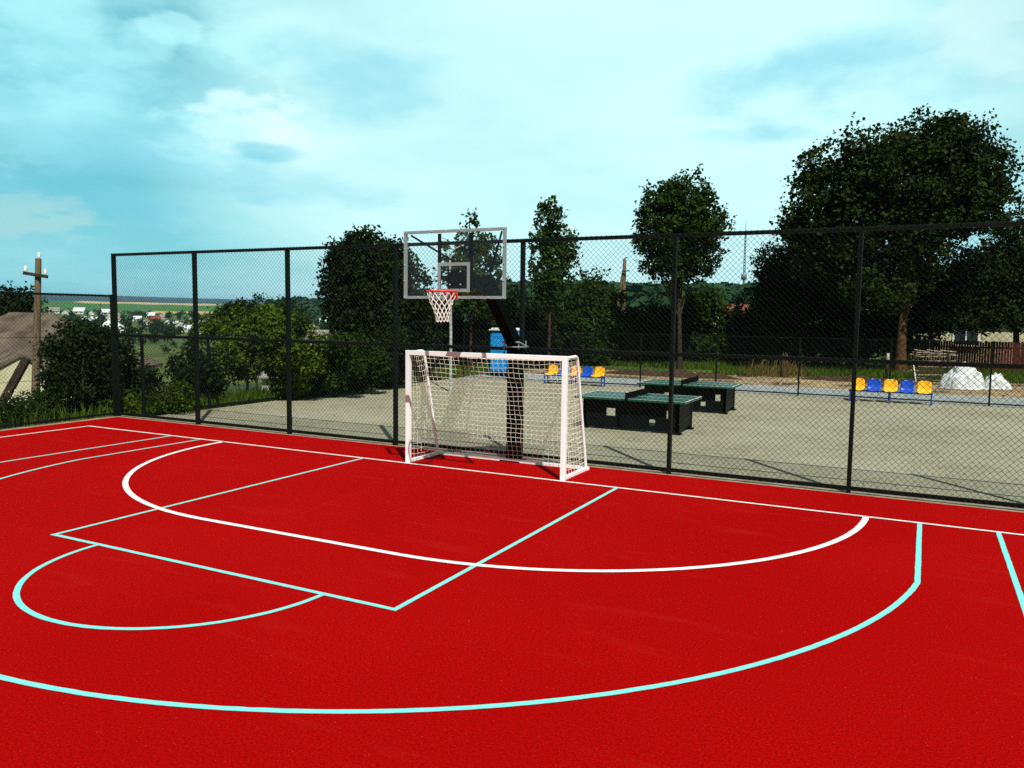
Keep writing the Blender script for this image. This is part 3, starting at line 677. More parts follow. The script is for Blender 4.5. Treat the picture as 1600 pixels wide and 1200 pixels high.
tree('oval_tree', 'neat oval dark crowned tree standing alone between backboard and big maple', 'tree', 40, (1062, 583), (1055, 330), .13,
     PL(40, (1062, 355, 66, 62), (1068, 305, 42, 36), (1035, 325, 38, 38), (1100, 345, 38, 42), (1050, 405, 50, 38), (1085, 400, 40, 36), (1018, 370, 28, 36), (1062, 435, 26, 20), (1108, 432, 9, 7)),
     'lf_hedge', 2100, .185, 14, .38, 'barkdark', seed=14)
tree('ash_tree', 'slender light green ash tree just right of the backboard', 'tree', 38, (857, 580), (860, 330), .08,
     PL(38, (858, 345, 24, 30), (872, 380, 30, 34), (845, 375, 22, 26), (862, 425, 34, 34), (835, 430, 14, 18), (885, 400, 18, 24), (858, 465, 24, 24), (858, 322, 12, 12)),
     'lf_ash', 620, .19, 12, .32, 'barkdark', seed=15)
tree('ash_tree', 'slender light green ash tree seen through the backboard', 'tree', 39, (735, 585), (733, 345), .08,
     PL(39, (735, 352, 14, 18), (728, 388, 28, 26), (752, 390, 30, 28), (742, 430, 44, 30), (710, 420, 26, 24), (775, 405, 14, 26), (745, 468, 40, 24), (700, 385, 12, 12)),
     'lf_ash', 700, .19, 12, .32, 'barkdark', seed=16)
tree('round_tree', 'large round dark tree left of the basketball backboard', 'tree', 31, (572, 596), (568, 410), .2,
     PL(31, (566, 398, 42, 38), (545, 440, 44, 42), (595, 435, 46, 45), (625, 420, 30, 38), (560, 490, 52, 45), (620, 490, 48, 48), (530, 470, 28, 28), (590, 545, 55, 40), (650, 470, 34, 50), (640, 550, 36, 40), (575, 440, 66, 66), (600, 500, 60, 60), (545, 400, 34, 30), (600, 400, 34, 30)),
     'lf_dark', 4200, .17, 14, .38, seed=17)
tree('round_tree', 'low bright green tree between the ash and the wooden pole', 'tree', 45, (925, 585), (925, 450), .1,
     PL(45, (925, 445, 32, 24), (905, 470, 36, 32), (950, 470, 32, 28), (900, 440, 14, 14), (885, 500, 34, 28)), 'lf_hedge', 520, .19, 12, .36, seed=18)
tree('round_tree', 'small feathery tree at the left foot of the big maple', 'tree', 43, (1205, 585), (1210, 440), .08,
     PL(43, (1215, 430, 26, 34), (1200, 470, 28, 34), (1225, 480, 30, 36), (1195, 510, 30, 34), (1230, 400, 14, 20)), 'lf_hedge', 560, .19, 12, .34, seed=19)
# hedge of shrubs closing the yard
for i, (u, v, ru, rv, d, lm, lab) in enumerate([
    (680, 520, 42, 62, 33, 'lf_dark', 'dark shrub behind the basketball net'),
    (735, 525, 45, 62, 34, 'lf_hedge', 'broad shrub beside the blue toilet cabin'),
    (800, 515, 44, 66, 36, 'lf_dark', 'dark shrub rising behind the basketball arm'),
    (862, 530, 44, 54, 35.5, 'lf_dark', 'dark shrub at the foot of the slim ash tree'),
    (925, 525, 48, 56, 36, 'lf_hedge', 'olive green shrub below the wooden pole'),
    (985, 520, 50, 62, 36.5, 'lf_hedge', 'olive green shrub left of the oval tree'),
    (1040, 520, 44, 56, 37.5, 'lf_dark', 'dark shrub directly behind the oval tree trunk'),
    (1100, 515, 50, 58, 37, 'lf_hedge', 'broad olive shrub right of the oval tree'),
    (1160, 525, 46, 56, 38, 'lf_hedge', 'shrub in front of the radio mast')]):
    d += 7.5
    tree('shrub', lab, 'shrub', d, (u, v+rv), (u, v), .05,
         bush_lobes(d, u, v, ru*1.08, rv, 300+i), lm, 1500, .19, 13, .42, group=None, seed=30+i)
# yellow green bushes beyond the side fence
for i, (u, v, ru, rv, d, lm, nm, lab) in enumerate([
    (385, 530, 62, 62, 24.5, 'lf_yellow', 'bush', 'tall yellow green sunlit bush behind the side fence'),
    (460, 560, 50, 52, 24, 'lf_yellow', 'bush', 'light green bush right of the tall yellow one'),
    (520, 570, 44, 44, 25, 'lf_hedge', 'bush', 'low rounded bush below the big round tree'),
    (565, 565, 34, 40, 26, 'lf_hedge', 'bush', 'narrow bush at the trunk of the big round tree'),
    (400, 492, 48, 26, 33, 'lf_dark', 'shrub', 'dark bush top showing over the yellow green bush'),
    (300, 585, 38, 46, 22.5, 'lf_dark', 'bush', 'dark bush between the roof and the yellow green bush'),
    (612, 560, 30, 44, 28, 'lf_dark', 'bush', 'dark narrow bush left of the goal post'),
    (455, 505, 34, 34, 34, 'lf_hedge', 'shrub', 'far bush in the gap before the wooded hill')]):
    tree(nm, lab, 'bush', d, (u, v+rv), (u, v), .05,
         bush_lobes(d, u, v, ru*1.1, rv*1.02, 400+i),
         lm, 1100, .13, 14, .26, seed=50+i, base_z=None, elong=2.0)
# left edge
tree('round_tree', 'dark broad tree behind the big brown roof at left', 'tree', 44, (15, 560), (10, 490), .2,
     PL(44, (5, 478, 40, 30), (40, 470, 22, 22), (-40, 480, 40, 36), (60, 480, 14, 12), (20, 505, 45, 22)), 'lf_dark', 700, .24, 13, .5, seed=70)
tree('shrub', 'big dark bush in front of the house beside the fence corner', 'bush', 21, (130, 640), (130, 560), .06,
     PL(21.5, (112, 545, 40, 40), (150, 546, 40, 38), (90, 575, 26, 40), (170, 578, 40, 46), (125, 600, 55, 40), (205, 605, 34, 40), (232, 598, 24, 24), (130, 525, 30, 20), (180, 545, 26, 26)), 'lf_dark', 2000, .10, 14, .24, seed=71)
tree('shrub', 'leafy white flowered hedge shrub along the left fence', 'bush', 18.8, (60, 660), (60, 630), .03,
     PL(19.4, (40, 662, 60, 14, .4), (110, 652, 60, 12, 1.7), (160, 640, 26, 20, 2.8), (30, 645, 40, 24, .5), (75, 632, 34, 30, 1.3), (105, 636, 32, 26, 1.9), (140, 636, 30, 24, 2.6), (0, 655, 28, 20), (50, 645, 36, 20, .9), (90, 650, 26, 14, 1.5), (160, 648, 16, 12, 2.7)), 'lf_hedge', 1700, .075, 14, .17, seed=72)
tree('shrub', 'green undergrowth bush filling the corner behind the fence post', 'bush', 20.5, (210, 640), (210, 620), .03,
     PL(20.5, (205, 632, 34, 20), (250, 628, 34, 22), (285, 622, 22, 24), (180, 640, 24, 16)), 'lf_yellow', 480, .08, 13, .17, seed=73)
b = MB(); q = random.Random(5)
fl = tag(empty('flowering_plant', at(25, 625, 18.3)), 'small white flowering plant by the slanted beam', 'plant')
for _ in range(26):
    p = at(q.gauss(28, 12), q.gauss(622, 9), 18.2+q.uniform(-.3, .3)); r0 = q.uniform(.014, .024); b = MB()
    for k in range(3):
        t = Vector((q.gauss(0, 1), q.gauss(0, 1), q.gauss(.4, 1))).normalized(); s_ = t.orthogonal().normalized()
        b.add([p-t*r0, p+s_*r0*.6, p+t*r0, p-s_*r0*.6], [(0, 1, 2, 3)])
    b.build('flower', M['flower'], fl)
b = MB(); 
for _ in range(14):
    p = at(q.gauss(28, 12), q.gauss(622, 9), 18.25); g_ = gz(p.x, p.y); b.tube([(p.x, p.y, g_), p], .006, 4)
leaf_cloud(b, PL(18.3, (28, 640, 22, 16)), 60, .06, 10, .12, q); b.build('stems', M['lf_hedge'], fl)

# ------------------------------------------------------------------ grass and weeds
def grass(name, pts, m, hmin, hmax, w_=.012, lean=.35):
    b = MB(); V, Fc = b.v, b.f
    for (x, y) in pts:
        z = gz(x, y)-.01; h = rnd.uniform(hmin, hmax); a = rnd.uniform(0, 6.28); dx, dy = math.cos(a), math.sin(a); l = rnd.uniform(0, lean)*h; ww = w_*rnd.uniform(.6, 1.4)
        i0 = len(V); V += [(x-dy*ww, y+dx*ww, z), (x+dy*ww, y-dx*ww, z), (x+dy*ww*.6+dx*l*.4, y-dx*ww*.6+dy*l*.4, z+h*.6), (x+dx*l, y+dy*l, z+h), (x-dy*ww*.6+dx*l*.4, y+dx*ww*.6+dy*l*.4, z+h*.6)]
        Fc.append((i0, i0+1, i0+2, i0+3, i0+4)); b.sm.append(False)
    o = b.build(name, m); struct(o, 'stuff'); return o
pts = []
while len(pts) < 26000:
    x, y = rnd.uniform(-9, 16), rnd.uniform(25.6, 35)
    k = noise.noise(Vector((x*.35, y*.35, 2)))+(.6 if y > 28.5 else 0)-(.25 if 2.5 < x < 10 and y < 28 else 0)-(.45 if x < -1 else 0)-(.3 if x > 7.5 else 0)
    if k > 0.02: pts.append((x, y))
grass('grass', pts, M['grass'], .10, .38, .018)
pts = []
while len(pts) < 16000:
    x, y = -11.45-abs(rnd.gauss(0, 2.2)), rnd.uniform(-6, 26)
    if y > 2.2 or rnd.random() < .25: pts.append((x, y))
while len(pts) < 21000:
    x, y = rnd.uniform(-10.85, -10.62), rnd.uniform(1.8, 17); pts.append((x, y))
grass('grass', pts, M['grass'], .12, .5, .014)
pts = []
while len(pts) < 200:
    x, y = rnd.gauss(.6, .8), rnd.gauss(25.8, .7)
    if y > 24: pts.append((x, y))
grass('dry_weeds', pts, M['dryweed'], .3, .95, .012)

bl_ = MB(); ql = random.Random(41)
for _ in range(420):
    x = ql.uniform(-10.4, 12); y = 1.7+abs(ql.gauss(0, 2.2)) if ql.random() < .6 else ql.uniform(1.8, 17)
    r0 = ql.uniform(.012, .035); a = ql.uniform(0, 6.28); t = Vector((math.cos(a), math.sin(a), ql.uniform(-.2, .4)))*r0; s_ = Vector((-math.sin(a), math.cos(a), ql.uniform(-.2, .4)))*r0*.55; o_ = Vector((x, y, .004))
    bl_.add([o_-t+Vector((0, 0, .01)), o_+s_, o_+t+Vector((0, 0, .012)), o_-s_], [(0, 1, 2, 3)])
struct(bl_.build('leaf_litter', M['dryweed']), 'stuff')
# ------------------------------------------------------------------ things behind the far fence
def obj_thing(name, label, cat, loc): return tag(empty(name, loc), label, cat)
# stump
s0 = obj_thing('tree_stump', 'broken brown tree stump among dry weeds behind the tables', 'stump', (1.0, 26.2, 0))
b = MB(); q = random.Random(3); b.tube([(1.0, 26.2, -.1), (1.02, 26.2, .3), (.98, 26.22, .7), (1.0, 26.2, .95)], [.24, .19, .17, .14], 12)
for k in range(5): b.tube([(1+.1*math.cos(k*1.3), 26.2+.1*math.sin(k*1.3), .9), (1+.09*math.cos(k*1.3), 26.2+.09*math.sin(k*1.3), 1.05+.1*q.random())], [.05, .01], 5)
b.build('trunk', M['bark'], s0)
# short post with a white top
p = at(1385, 598, 36); p.z = 0
ps = obj_thing('short_post', 'short dark post with white painted top near the maple trunk', 'post', p)
b = MB(); b.tube([(p.x, p.y, -.1), (p.x, p.y, .75)], .07, 10); b.build('shaft', M['barkdark'], ps)
b = MB(); b.tube([(p.x, p.y, .75), (p.x, p.y, 1.12)], .072, 10); b.build('white_top', M['wallwhite'], ps)
# heaps of white woven sacks
def heap(name, label, cx_, cy_, rx, ry, h, seed, nd):
    root = obj_thing(name, label, 'heap', (cx_, cy_, 0)); b = MB(); n = 90; vs = []; q = random.Random(seed)
    doms = [(0, .1, .62, 1.0)]
    for k in range(nd):
        a = q.uniform(0, 6.283); r_ = q.uniform(.25, .68); doms.append((r_*math.cos(a), r_*math.sin(a), q.uniform(.22, .38), (1-r_)*q.uniform(.75, 1.15)+.12))
    for j in range(n+1):
        for i in range(n+1):
            x, y = -1+2*i/n, -1+2*j/n; X, Y = x*rx, y*ry; z = 0
            wx, wy = x+.10*noise.noise(Vector((X*2, Y*2, seed))), y+.10*noise.noise(Vector((X*2, Y*2, seed+5)))
            for (px_, py_, pr, ph) in doms:
                r2 = ((wx-px_)**2+(wy-py_)**2)/pr**2
                if r2 < 1: z = max(z, ph*(1-r2)**.55)
            q1 = Vector((X, Y, seed))
            fold = (1-abs(noise.noise(q1*2.3))*2)*.16+(1-abs(noise.noise(q1*5.1+Vector((4, 0, 0))))*2)*.10+noise.noise(q1*11)*.03
            lim = max(0, 1-math.hypot(x, y)**8)
            vs.append((cx_+X+.10*noise.noise(q1*3+Vector((3, 0, 0)))*z, cy_+Y, max(-.06, (z*h*.9+fold*min(1, .3+z*2))*lim-.05)))
    b.add(vs, [(j*(n+1)+i, j*(n+1)+i+1, (j+1)*(n+1)+i+1, (j+1)*(n+1)+i) for j in range(n) for i in range(n)], False)
    b.build('plastic_sheeting', M['bag'], root); return root
heap('sheeting_heap', 'large crumpled heap of white plastic sheeting beside scrap timber', 8.02, 24.6, .98, .9, .92, 3, 13)
heap('sheeting_heap', 'small low heap of white plastic sheeting right of the large one', 9.2, 25.2, .58, .5, .46, 11, 8)
def mound(label, x, y, rx, ry, h, seed):
    b = MB(); n = 40; vs = []
    for j in range(n+1):
        for i in range(n+1):
            a, c_ = -1+2*i/n, -1+2*j/n; r2 = a*a+c_*c_; X, Y = x+a*rx, y+c_*ry
            z = h*max(0, 1-r2)**.8*(.75+.5*noise.noise(Vector((X*1.1, Y*1.1, seed))))+.10*noise.noise(Vector((X*4, Y*4, seed)))*max(0, 1-r2)
            vs.append((X, Y, z-.05))
    b.add(vs, [(j*(n+1)+i, j*(n+1)+i+1, (j+1)*(n+1)+i+1, (j+1)*(n+1)+i) for j in range(n) for i in range(n)])
    tag(b.build('soil_mound', M['soil']), label, 'mound')
mound('low dark brown soil mound behind the left seat bench', -3.6, 23.6, 3.4, .8, .34, 1)
mound('long low dark soil mound between the stump and the right bench', 4.3, 25.6, 2.6, .7, .30, 5)
bb_ = MB(); qs = random.Random(31)
for _ in range(260):
    x, y = qs.uniform(-5, 11), qs.gauss(22.6, 1.6)
    if y < 20.8: continue
    r0 = qs.uniform(.015, .07)*(1.4 if qs.random() < .1 else 1); bb_.box((x, y, gz(x, y)+r0*.3), (r0*qs.uniform(1, 2), r0*qs.uniform(.8, 1.5), r0), Matrix.Rotation(qs.uniform(0, 3), 3, 'Z') @ Matrix.Rotation(qs.uniform(-.4, .4), 3, 'X'), bev=r0*.2)
struct(bb_.build('rubble', M['scrap']), 'stuff')
# scrap timber stack
st = obj_thing('scrap_timber_stack', 'messy stack of scrap boards under the trees beside white heap', 'timber stack', (6.9, 27.2, 0))
q = random.Random(9)
for k in range(14):
    z = .12+.085*k; xo = q.uniform(-.15, .15); ln = q.uniform(1.2, 1.9); b = MB(); a = q.uniform(-.12, .12)
    b.box((6.9+xo, 27.2+q.uniform(-.3, .3), z), (ln, q.uniform(.1, .22), .03), Matrix.Rotation(a, 3, 'Z') @ Matrix.Rotation(q.uniform(-.04, .04), 3, 'Y')); b.build('board', M['scrap'], st)
for k in range(3):
    b = MB(); b.beam((6.2+.5*k, 27.0, 1.36), (6.8+.5*k, 27.2, 1.26+.02*k), .05, .035); b.build('board', M['scrap'], st)
for xx in (6.25, 7.5):
    for yy in (26.85, 27.55):
        b = MB(); b.box((xx, yy, .62), (.08, .08, 1.3)); b.build('support', M['barkdark'], st)
b = MB(); b.beam((6.35, 26.3, 0), (6.2, 26.75, .85), .04, .025); tag(b.build('leaning_stick', M['wallwhite']), 'pale stick leaning on the scrap timber stack', 'stick')
# plank fence and cream house under the maple
pf = obj_thing('plank_fence', 'dark red brown vertical plank fence under the trees', 'fence', (10, 36, 0))
b = MB(); q = random.Random(21); x = 5.0
while x < 17:
    h = 1.5+q.uniform(-.05, .05); w_ = q.uniform(.10, .14); b.box((x+w_/2, 36+q.uniform(-.01, .01), .05+h/2), (w_-.012, .025, h)); x += w_
b.build('planks', M['plank'], pf)
b = MB()
for z in (.4, 1.25): b.box((11, 36.05, z), (12, .05, .08))
b.build('rail', M['plank'], pf)
for xx in (5.1, 8, 11, 14, 16.9): b = MB(); b.box((xx, 36.13, .8), (.1, .1, 1.6)); b.build('post', M['plank'], pf)
def house(name, label, x, y, z, w_, d_, h, rise, rz, wall, roof, hip=False, windows=(), chimney=False, group=None, over=.4, cat='house', ridge_axis='x'):
    root = empty(name, (x, y, z)); root.rotation_euler = (0, 0, rz); tag(root, label, cat, group)
    def hp_(n, b, m, par=None): o = b.build(n, m); o.parent = par or root; return o
    b = MB(); a, c_ = w_/2, d_/2
    b.add([(-a, -c_, -1), (a, -c_, -1), (a, c_, -1), (-a, c_, -1), (-a, -c_, h), (a, -c_, h), (a, c_, h), (-a, c_, h)], [(0, 1, 5, 4), (1, 2, 6, 5), (2, 3, 7, 6), (3, 0, 4, 7)])
    if not hip:
        b.add([(-a, -c_, h), (-a, c_, h), (-a, 0, h+rise*.97)], [(0, 1, 2)]); b.add([(a, -c_, h), (a, c_, h), (a, 0, h+rise*.97)], [(1, 0, 2)])
    hp_('wall', b, wall)
    b = MB(); A, C_ = a+over, c_+over; e = h-rise*over/c_; rx = (a-c_ if a > c_ else .2) if hip else A; t = .12
    lo = [(-A, -C_, e), (A, -C_, e), (A, C_, e), (-A, C_, e), (-rx, 0, h+rise), (rx, 0, h+rise)]
    fs_ = [(0, 1, 5, 4), (2, 3, 4, 5), (1, 2, 5), (3, 0, 4)] if hip else [(0, 1, 5, 4), (2, 3, 4, 5)]
    up_ = [(p_[0], p_[1], p_[2]+t) for p_ in lo]
    b.add(up_, fs_); b.add(lo, [f_[::-1] for f_ in fs_])
    ed = [(0, 1), (2, 3), (1, 2), (3, 0)] if hip else [(0, 1), (2, 3), (1, 5), (5, 2), (3, 4), (4, 0)]
    for (i, j) in ed: b.add([lo[i], lo[j], up_[j], up_[i]], [(0, 1, 2, 3)])
    rf = hp_('roof', b, roof)
    if chimney: b = MB(); b.box((a*.3, .3, h+rise*.95), (.5, .5, 1.2)); hp_('chimney', b, M['brick'], rf)
    for (wx, wz, ww, wh) in windows:
        b = MB()
        for s in (-1, 1): b.box((wx+s*ww/2, -c_-.02, wz), (.10, .08, wh+.1)); b.box((wx, -c_-.02, wz+s*wh/2), (ww-.1, .08, .10))
        b.box((wx, -c_-.02, wz), (.06, .07, wh-.1)); b.box((wx, -c_-.08, wz-wh/2-.08), (ww+.25, .2, .05))
        f_ = hp_('window', b, M['porcelain']); b = MB(); b.box((wx, -c_-.005, wz), (ww-.1, .02, wh-.1)); hp_('pane', b, M['glass_dark'], f_)
    return root
house('cream_house', 'cream rendered house with white window frames behind plank fence', 12.5, 46, 0, 13, 7, 3.0, 2.2, R(-2), M['cream'], M['roofgrey'], windows=((-3.6, 1.75, 1.3, 1.2), (.3, 1.75, 1.3, 1.2), (3.6, 1.75, 1.3, 1.2)))

# wooden A pole and radio mast behind the hedge
d = 46; T = at(976, 404, d); Bp = Vector((T.x, T.y, -.3))
ap = obj_thing('utility_pole', 'weathered wooden pole with brace rising above the hedge', 'utility pole', Bp)
b = MB(); b.tube([Bp, Bp.lerp(T, .7), T-Vector((0, 0, .1)), T], [.125, .115, .10, .04], 10); b.build('shaft', M['wood'], ap)
b = MB(); b.tube([at(965, 480, d), at(969, 452, d), at(974, 425, d)], .085, 10); b.build('brace', M['wood'], ap)
b = MB(); b.beam(at(972, 424, d-.2), at(984, 423, d-.2), .06, .06); b.tube([T, at(981, 402, d)], .03, 6); b.build('bracket', M['black'], ap)
d = 420; T = at(1164, 350, d); Bm = at(1161, 470, d); gm = gz(Bm.x, Bm.y)
ms = obj_thing('radio_mast', 'tall slim radio mast far behind the hedge', 'mast', (Bm.x, Bm.y, gm))
b = MB(); top_z = at(1164, 366, d).z; wv = .75
cs = [Vector((wv*math.cos(k*2.094), wv*math.sin(k*2.094), 0)) for k in range(3)]
for c_ in cs: b.tube([Vector((Bm.x, Bm.y, gm))+c_, Vector((Bm.x, Bm.y, top_z))+c_*.5], .16, 5)
nz_ = 26
for i in range(nz_):
    za, zb = gm+(top_z-gm)*i/nz_, gm+(top_z-gm)*(i+1)/nz_
    for k in range(3):
        fa, fb = 1-.5*i/nz_, 1-.5*(i+1)/nz_
        b.tube([Vector((Bm.x, Bm.y, za))+cs[k]*fa, Vector((Bm.x, Bm.y, zb))+cs[(k+1) % 3]*fb], .10, 4)
b.build('lattice', M['mast'], ms)
b = MB(); b.tube([(Bm.x, Bm.y, top_z), (Bm.x, Bm.y, T.z+1)], [.22, .08], 6); b.build('antenna', M['mast'], ms)
b = MB(); zz_ = at(1160, 433, d).z; b.tube([(Bm.x, Bm.y, zz_-1.6), (Bm.x, Bm.y, zz_-1.0), (Bm.x, Bm.y, zz_+1.0), (Bm.x, Bm.y, zz_+1.6)], [.6, 1.5, 1.5, .6], 10); b.build('antenna_ring', M['mast'], ms)
# slim pale pole behind the board
d = 27; p = at(704, 600, d); p.z = 0; t_ = at(703, 400, d)
pp = obj_thing('lamp_pole', 'slim pale grey metal pole seen through the backboard', 'pole', p)
b = MB(); b.tube([(p.x, p.y, -.1), (p.x, p.y, 2.0), (t_.x, t_.y, t_.z)], [.055, .05, .035], 10); b.build('shaft', M['palepole'], pp)
b = MB(); b.tube([(t_.x, t_.y, t_.z-.25), at(706, 394, d), at(712, 388, d), at(719, 385, d)], .018, 6); b.build('bracket', M['palepole'], pp)

# ------------------------------------------------------------------ left: wooden pole, near houses
d = 25; T = at(60, 404, d); Bp = at(51, 640, d); Bp.z = gz(Bp.x, Bp.y)-.2
up_ = obj_thing('utility_pole', 'wooden utility pole with crossarm and three white insulators', 'utility pole', Bp)
b = MB(); b.tube([Bp, Bp.lerp(T, .3), Bp.lerp(T, .7), T], [.135, .125, .10, .085], 12); b.build('shaft', M['wood'], up_)
b = MB(); b.beam(at(37, 426.5, d-.12), at(74, 432.5, d-.12), .09, .10); ca_ = b.build('crossarm', M['barkdark'], up_)
for (u, v) in ((40, 424), (71, 429), (61, 403)):
    b = MB(); p = at(u, v, d-.12 if u != 61 else d); b.tube([p-Vector((0, 0, .02)), p+Vector((0, 0, .04)), p+Vector((0, 0, .07)), p+Vector((0, 0, .10)), p+Vector((0, 0, .15)), p+Vector((0, 0, .17))], [.015, .05, .04, .048, .034, .012], 10); b.build('insulator', M['porcelain'], up_)
b = MB(); b.tube([at(64, 560, d), at(72, 600, d-.2), at(77, 625, d-.3)], .03, 6); b.build('brace_wire', M['barkdark'], up_)
b = MB(); p0, p1 = at(-2, 640, 23.2), at(42, 560, 23.2); b.beam(p0, p1, .20, .20); tag(b.build('slanted_beam', M['barkdark']), 'thick dark beam slanting in front of the cream wall', 'beam')

c0 = at(50, 525, 34.5)
house('brick_house', 'large old house with brown hipped corrugated roof', c0.x, c0.y, -3.4, 8.0, 6.2, 3.55, 2.2, R(30), M['cream'], M['asbestos'], hip=True, over=.25, chimney=False, windows=((1.5, 1.6, 1.2, 1.1),))
c1 = at(22, 600, 27.5)
house('garden_shed', 'small cream shed with tan corrugated gable roof', c1.x, c1.y, -2.6, 3.2, 3.0, 2.75, .9, R(156), M['cream'], M['asbestos'], over=.06)
c3 = at(262, 590, 33)
house('garden_shed', 'small brick outbuilding with tan tiled roof below the big brown roof', c3.x, c3.y, -3.2, 3.4, 2.8, 1.9, .7, R(-60), M['brick'], M['asbestos'])
c4 = at(497, 530, 62)
house('village_house', 'grey roofed house between the yellow green bush and round tree', c4.x, c4.y, gz(c4.x, c4.y), 8, 6, 2.6, 3.0, R(40), M['wallwhite'], M['roofgrey'], group='village houses')

# ------------------------------------------------------------------ village in the valley
def place(u, v, dmin=150, dmax=2400):
    """where the ray through a point of the view meets the ground"""
    best = None; d = dmin
    while d < dmax:
        p = at(u, v, d)
        if p.z <= gz(p.x, p.y): return p, d
        d *= 1.01
    return at(u, v, dmax), dmax
WH = M['rooftin']; GR = M['roofgrey']; RD = M['roofred']
specs = [(175, 524, 54, 0, 'tin'), (131, 506, 17, 1, 'tin'), (85, 490, 14, 0, 'grey'), (104, 492, 12, 1, 'grey'), (125, 491, 15, 0, 'tin'), (143, 492, 10, 1, 'grey'), (166, 492, 13, 0, 'tin'), (185, 495, 9, 1, 'grey'),
         (147, 501, 9, 0, 'tin'), (170, 500, 12, 1, 'tin'), (187, 502, 11, 0, 'grey'), (205, 497, 7, 1, 'red'), (215, 502, 12, 0, 'tin'), (236, 497, 13, 0, 'tin'), (228, 509, 15, 1, 'grey'), (242, 503, 14, 0, 'red'), (231, 514, 15, 1, 'tin'),
         (256, 499, 11, 0, 'grey'), (263, 508, 11, 1, 'tin'), (272, 510, 12, 0, 'tin'), (285, 511, 15, 1, 'grey'), (290, 519, 16, 0, 'tin'), (299, 502, 8, 1, 'tin'), (319, 510, 13, 0, 'grey'), (329, 506, 8, 1, 'red'), (321, 522, 30, 0, 'grey'), (216, 522, 6, 1, 'tin'), (500, 509, 20, 0, 'tin'), (489, 511, 9, 1, 'grey'), (481, 519, 17, 0, 'tin')]
kinds = {'tin': ('small white walled house with pale tin roof in the valley village', WH), 'grey': ('small white walled house with grey roof in the valley village', GR), 'red': ('small house with rust red roof in the valley village', RD)}
q = random.Random(4)
for i, (u, v, wpx, flip, kd) in enumerate(specs):
    p, d = place(u, v); wd = wpx*d/F_PX*(1.2 if i else 1); lab, rm = kinds[kd]
    if i == 0: lab = 'broad brick house with bright white hipped tin roof in the valley'
    h = wd*.30 if i else 2.6; fac = math.atan2(p.x-CX, p.y-CY)
    house('village_house', lab, p.x, p.y, p.z-.2, wd*.86, wd*.66, h, wd*.30, -fac+(R(q.uniform(-25, 25)) if not flip else R(90+q.uniform(-25, 25))), M['brick'] if i in (0, 15, 24) else M['wallwhite'], rm, hip=(i in (0, 16, 7)), group='village houses', over=wd*.05, windows=((-wd*.2, h*.5, wd*.12, h*.4), (wd*.2, h*.5, wd*.12, h*.4)))
# trees among the houses
protos = []
for k in range(4):
    root = empty('valley_tree', (0, 0, -500)); b = MB(); qq = random.Random(100+k)
    b.tube([(0, 0, -1), (0, 0, 3.5)], [.3, .15], 6); b.build('trunk', M['barkdark']).parent = root
    b = MB(); lob = [((qq.uniform(-1.2, 1.2), qq.uniform(-1.2, 1.2), qq.uniform(2.2, 5.5)), (qq.uniform(1.4, 2.4),)*2+(qq.uniform(1.3, 2.2),)) for _ in range(6)]
    leaf_cloud(b, lob, 80, .75, 9, .8, qq, .85, elong=1.3); b.build('crown', M['lf_valley']).parent = root; protos.append(root)
    tag(root, 'green tree among the small houses of the valley village', 'tree', 'valley trees')
n = 0; used = set()
while n < 296:
    u = q.uniform(70, 560); v = 492+46*q.random()**1.25
    if v < 495 and q.random() < .5: continue
    if 215 < u < 335 and v > 524 and q.random() < .5: continue
    p, d = place(u, v)
    if any(abs(u-s[0]) < s[2]*.55 and -4 < v-s[1] < 2 for s in specs): continue
    if any(abs(u-s[0]) < s[2]*.5 and 0 <= s[1]-v+ (6.0*F_PX/d) and v > s[1] for s in specs) and q.random() < .55: continue
    k = n % 4; s_ = q.uniform(.55, 1.15)*(.9 if v > 520 else 1)
    o = protos[k] if n < 4 else copy_tree(protos[k], p)
    o.location = p; o.rotation_euler = (0, 0, q.uniform(0, 6.28)); o.scale = (s_*q.uniform(.9, 1.4), s_*q.uniform(.9, 1.4), s_)
    n += 1
for k in range(46):
    u = q.uniform(150, 560); v = q.uniform(524, 556)
    p, d = place(u, v, 36); s_ = q.uniform(.28, .5)
    o = copy_tree(protos[k % 4], p, q.uniform(0, 6.28), (s_*1.3, s_*1.3, s_))
    o.name = 'slope_bush'; tag(o, 'rounded green bush on the slope below the court', 'bush', 'slope bushes')
# village poles
for (u, v0, v1) in ((157, 474, 521), (314, 502, 520)):
    p, d = place(u, v1); o = tag(empty('village_pole', p), 'thin dark utility pole beside the white hipped tin roof' if u == 157 else 'thin dark pole near the long grey village roof', 'utility pole')
    b = MB(); b.tube([p, at(u, v0, d)], [.16, .12], 7); b.build('shaft', M['barkdark'], o)
    b = MB(); t_ = at(u, v0+2, d); b.beam(t_-RT*.8, t_+RT*.8, .12, .12); b.build('crossarm', M['barkdark'], o)
# houses beyond the hedge
for (u, v, d, wd, rm, wm, lab) in ((1098, 482, 170, 6, RD, M['wallwhite'], 'red roofed house peeping over the hedge by the mast'), (1152, 490, 160, 5.0, RD, M['cream'], 'small dull roofed house at the foot of the mast')):
    p = at(u, v, d); house('distant_house', lab, p.x, p.y, p.z-3, wd, 7, 2.6, 2.2, R(20), wm, rm, chimney=True)
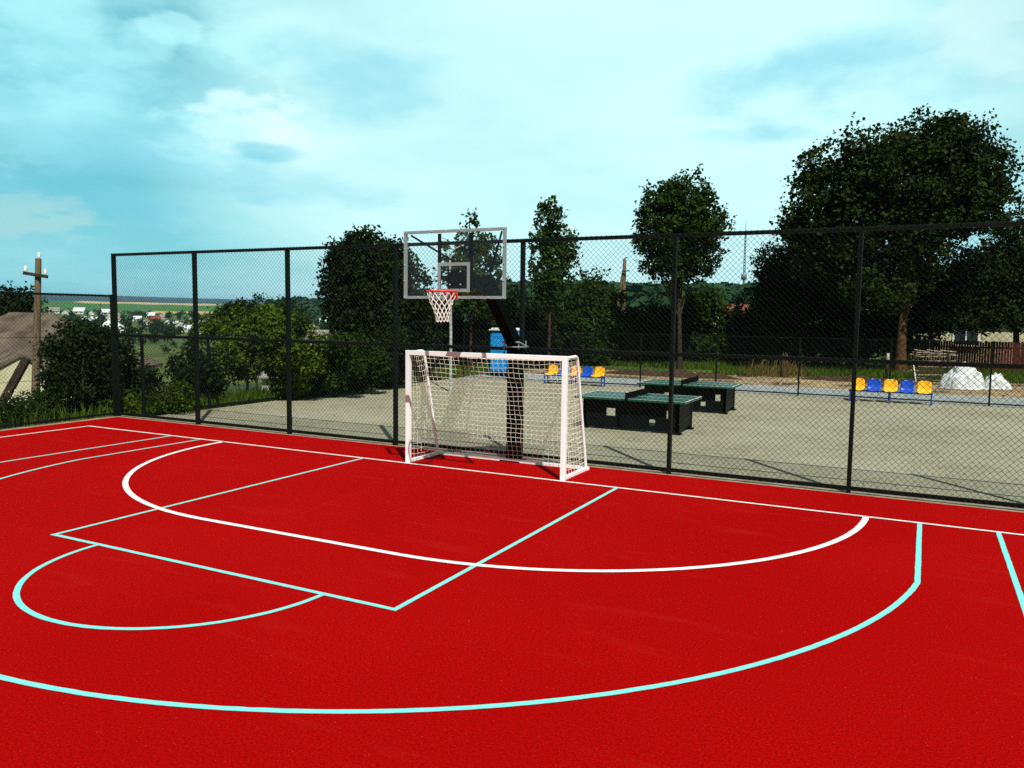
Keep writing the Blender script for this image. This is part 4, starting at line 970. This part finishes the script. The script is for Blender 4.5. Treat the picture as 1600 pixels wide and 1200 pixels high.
# far wooded hill and wooded ridge: masses
def forest(name, pts, size, leaves=60, lm='lf_forest'):
    b = MB(); qq = random.Random(77)
    for p in pts:
        s_ = size*qq.uniform(.7, 1.3)
        for _ in range(leaves):
            dd = Vector((qq.gauss(0, 1), qq.gauss(0, 1), abs(qq.gauss(0, 1)))).normalized(); o = Vector(p)+Vector((dd.x*s_*.55, dd.y*s_*.55, s_*.25+dd.z*s_*.6))
            nrm = (dd+Vector((qq.gauss(0, .4), qq.gauss(0, .4), qq.gauss(.3, .4)))).normalized(); t = nrm.orthogonal().normalized(); s2 = nrm.cross(t); l = s_*qq.uniform(.09, .2)
            b.add([o-t*l, o+s2*l*.8, o+t*l, o-s2*l*.8], [(0, 1, 2, 3)])
    return struct(b.build(name, M[lm]), 'stuff')
pts = []
for _ in range(900):
    a = q.uniform(-230, 160); bl = q.uniform(-165, 190)
    if bl < -40 and a < -120+(-40-bl)*1.6: continue
    f2 = Vector((FW.x, FW.y)).normalized(); r2 = Vector((f2.y, -f2.x)); p2 = Vector((HILL.x, HILL.y))+f2*a+r2*bl
    pts.append((p2.x, p2.y, gz(p2.x, p2.y)))
forest('hill_forest', pts, 11)
pts = []
for _ in range(900):
    u = q.uniform(640, 1320); d = q.uniform(230, 420); p = at(u, 490, d); pts.append((p.x, p.y, gz(p.x, p.y)))
forest('ridge_forest', pts, 10)
pts = []
for _ in range(260):
    u = q.uniform(-40, 330); d = q.uniform(1050, 1300); p = at(u, 490, d); pts.append((p.x, p.y, gz(p.x, p.y)-1))
forest('field_edge_trees', pts, 4.5, 24, 'lf_valley')

# ------------------------------------------------------------------ haze over the valley
hm = bpy.data.materials.new('air'); hm.use_nodes = True; nt = hm.node_tree; nt.nodes.clear()
ho = N('ShaderNodeOutputMaterial'); pv = N('ShaderNodeVolumePrincipled'); pv.inputs['Color'].default_value = (.42, .70, .95, 1); pv.inputs['Density'].default_value = .00007; pv.inputs['Anisotropy'].default_value = .2
L(pv.outputs[0], ho.inputs['Volume'])
b = MB(); b.box((0, 0, 45), (19600, 19600, 190)); struct(b.build('haze', hm), 'stuff')
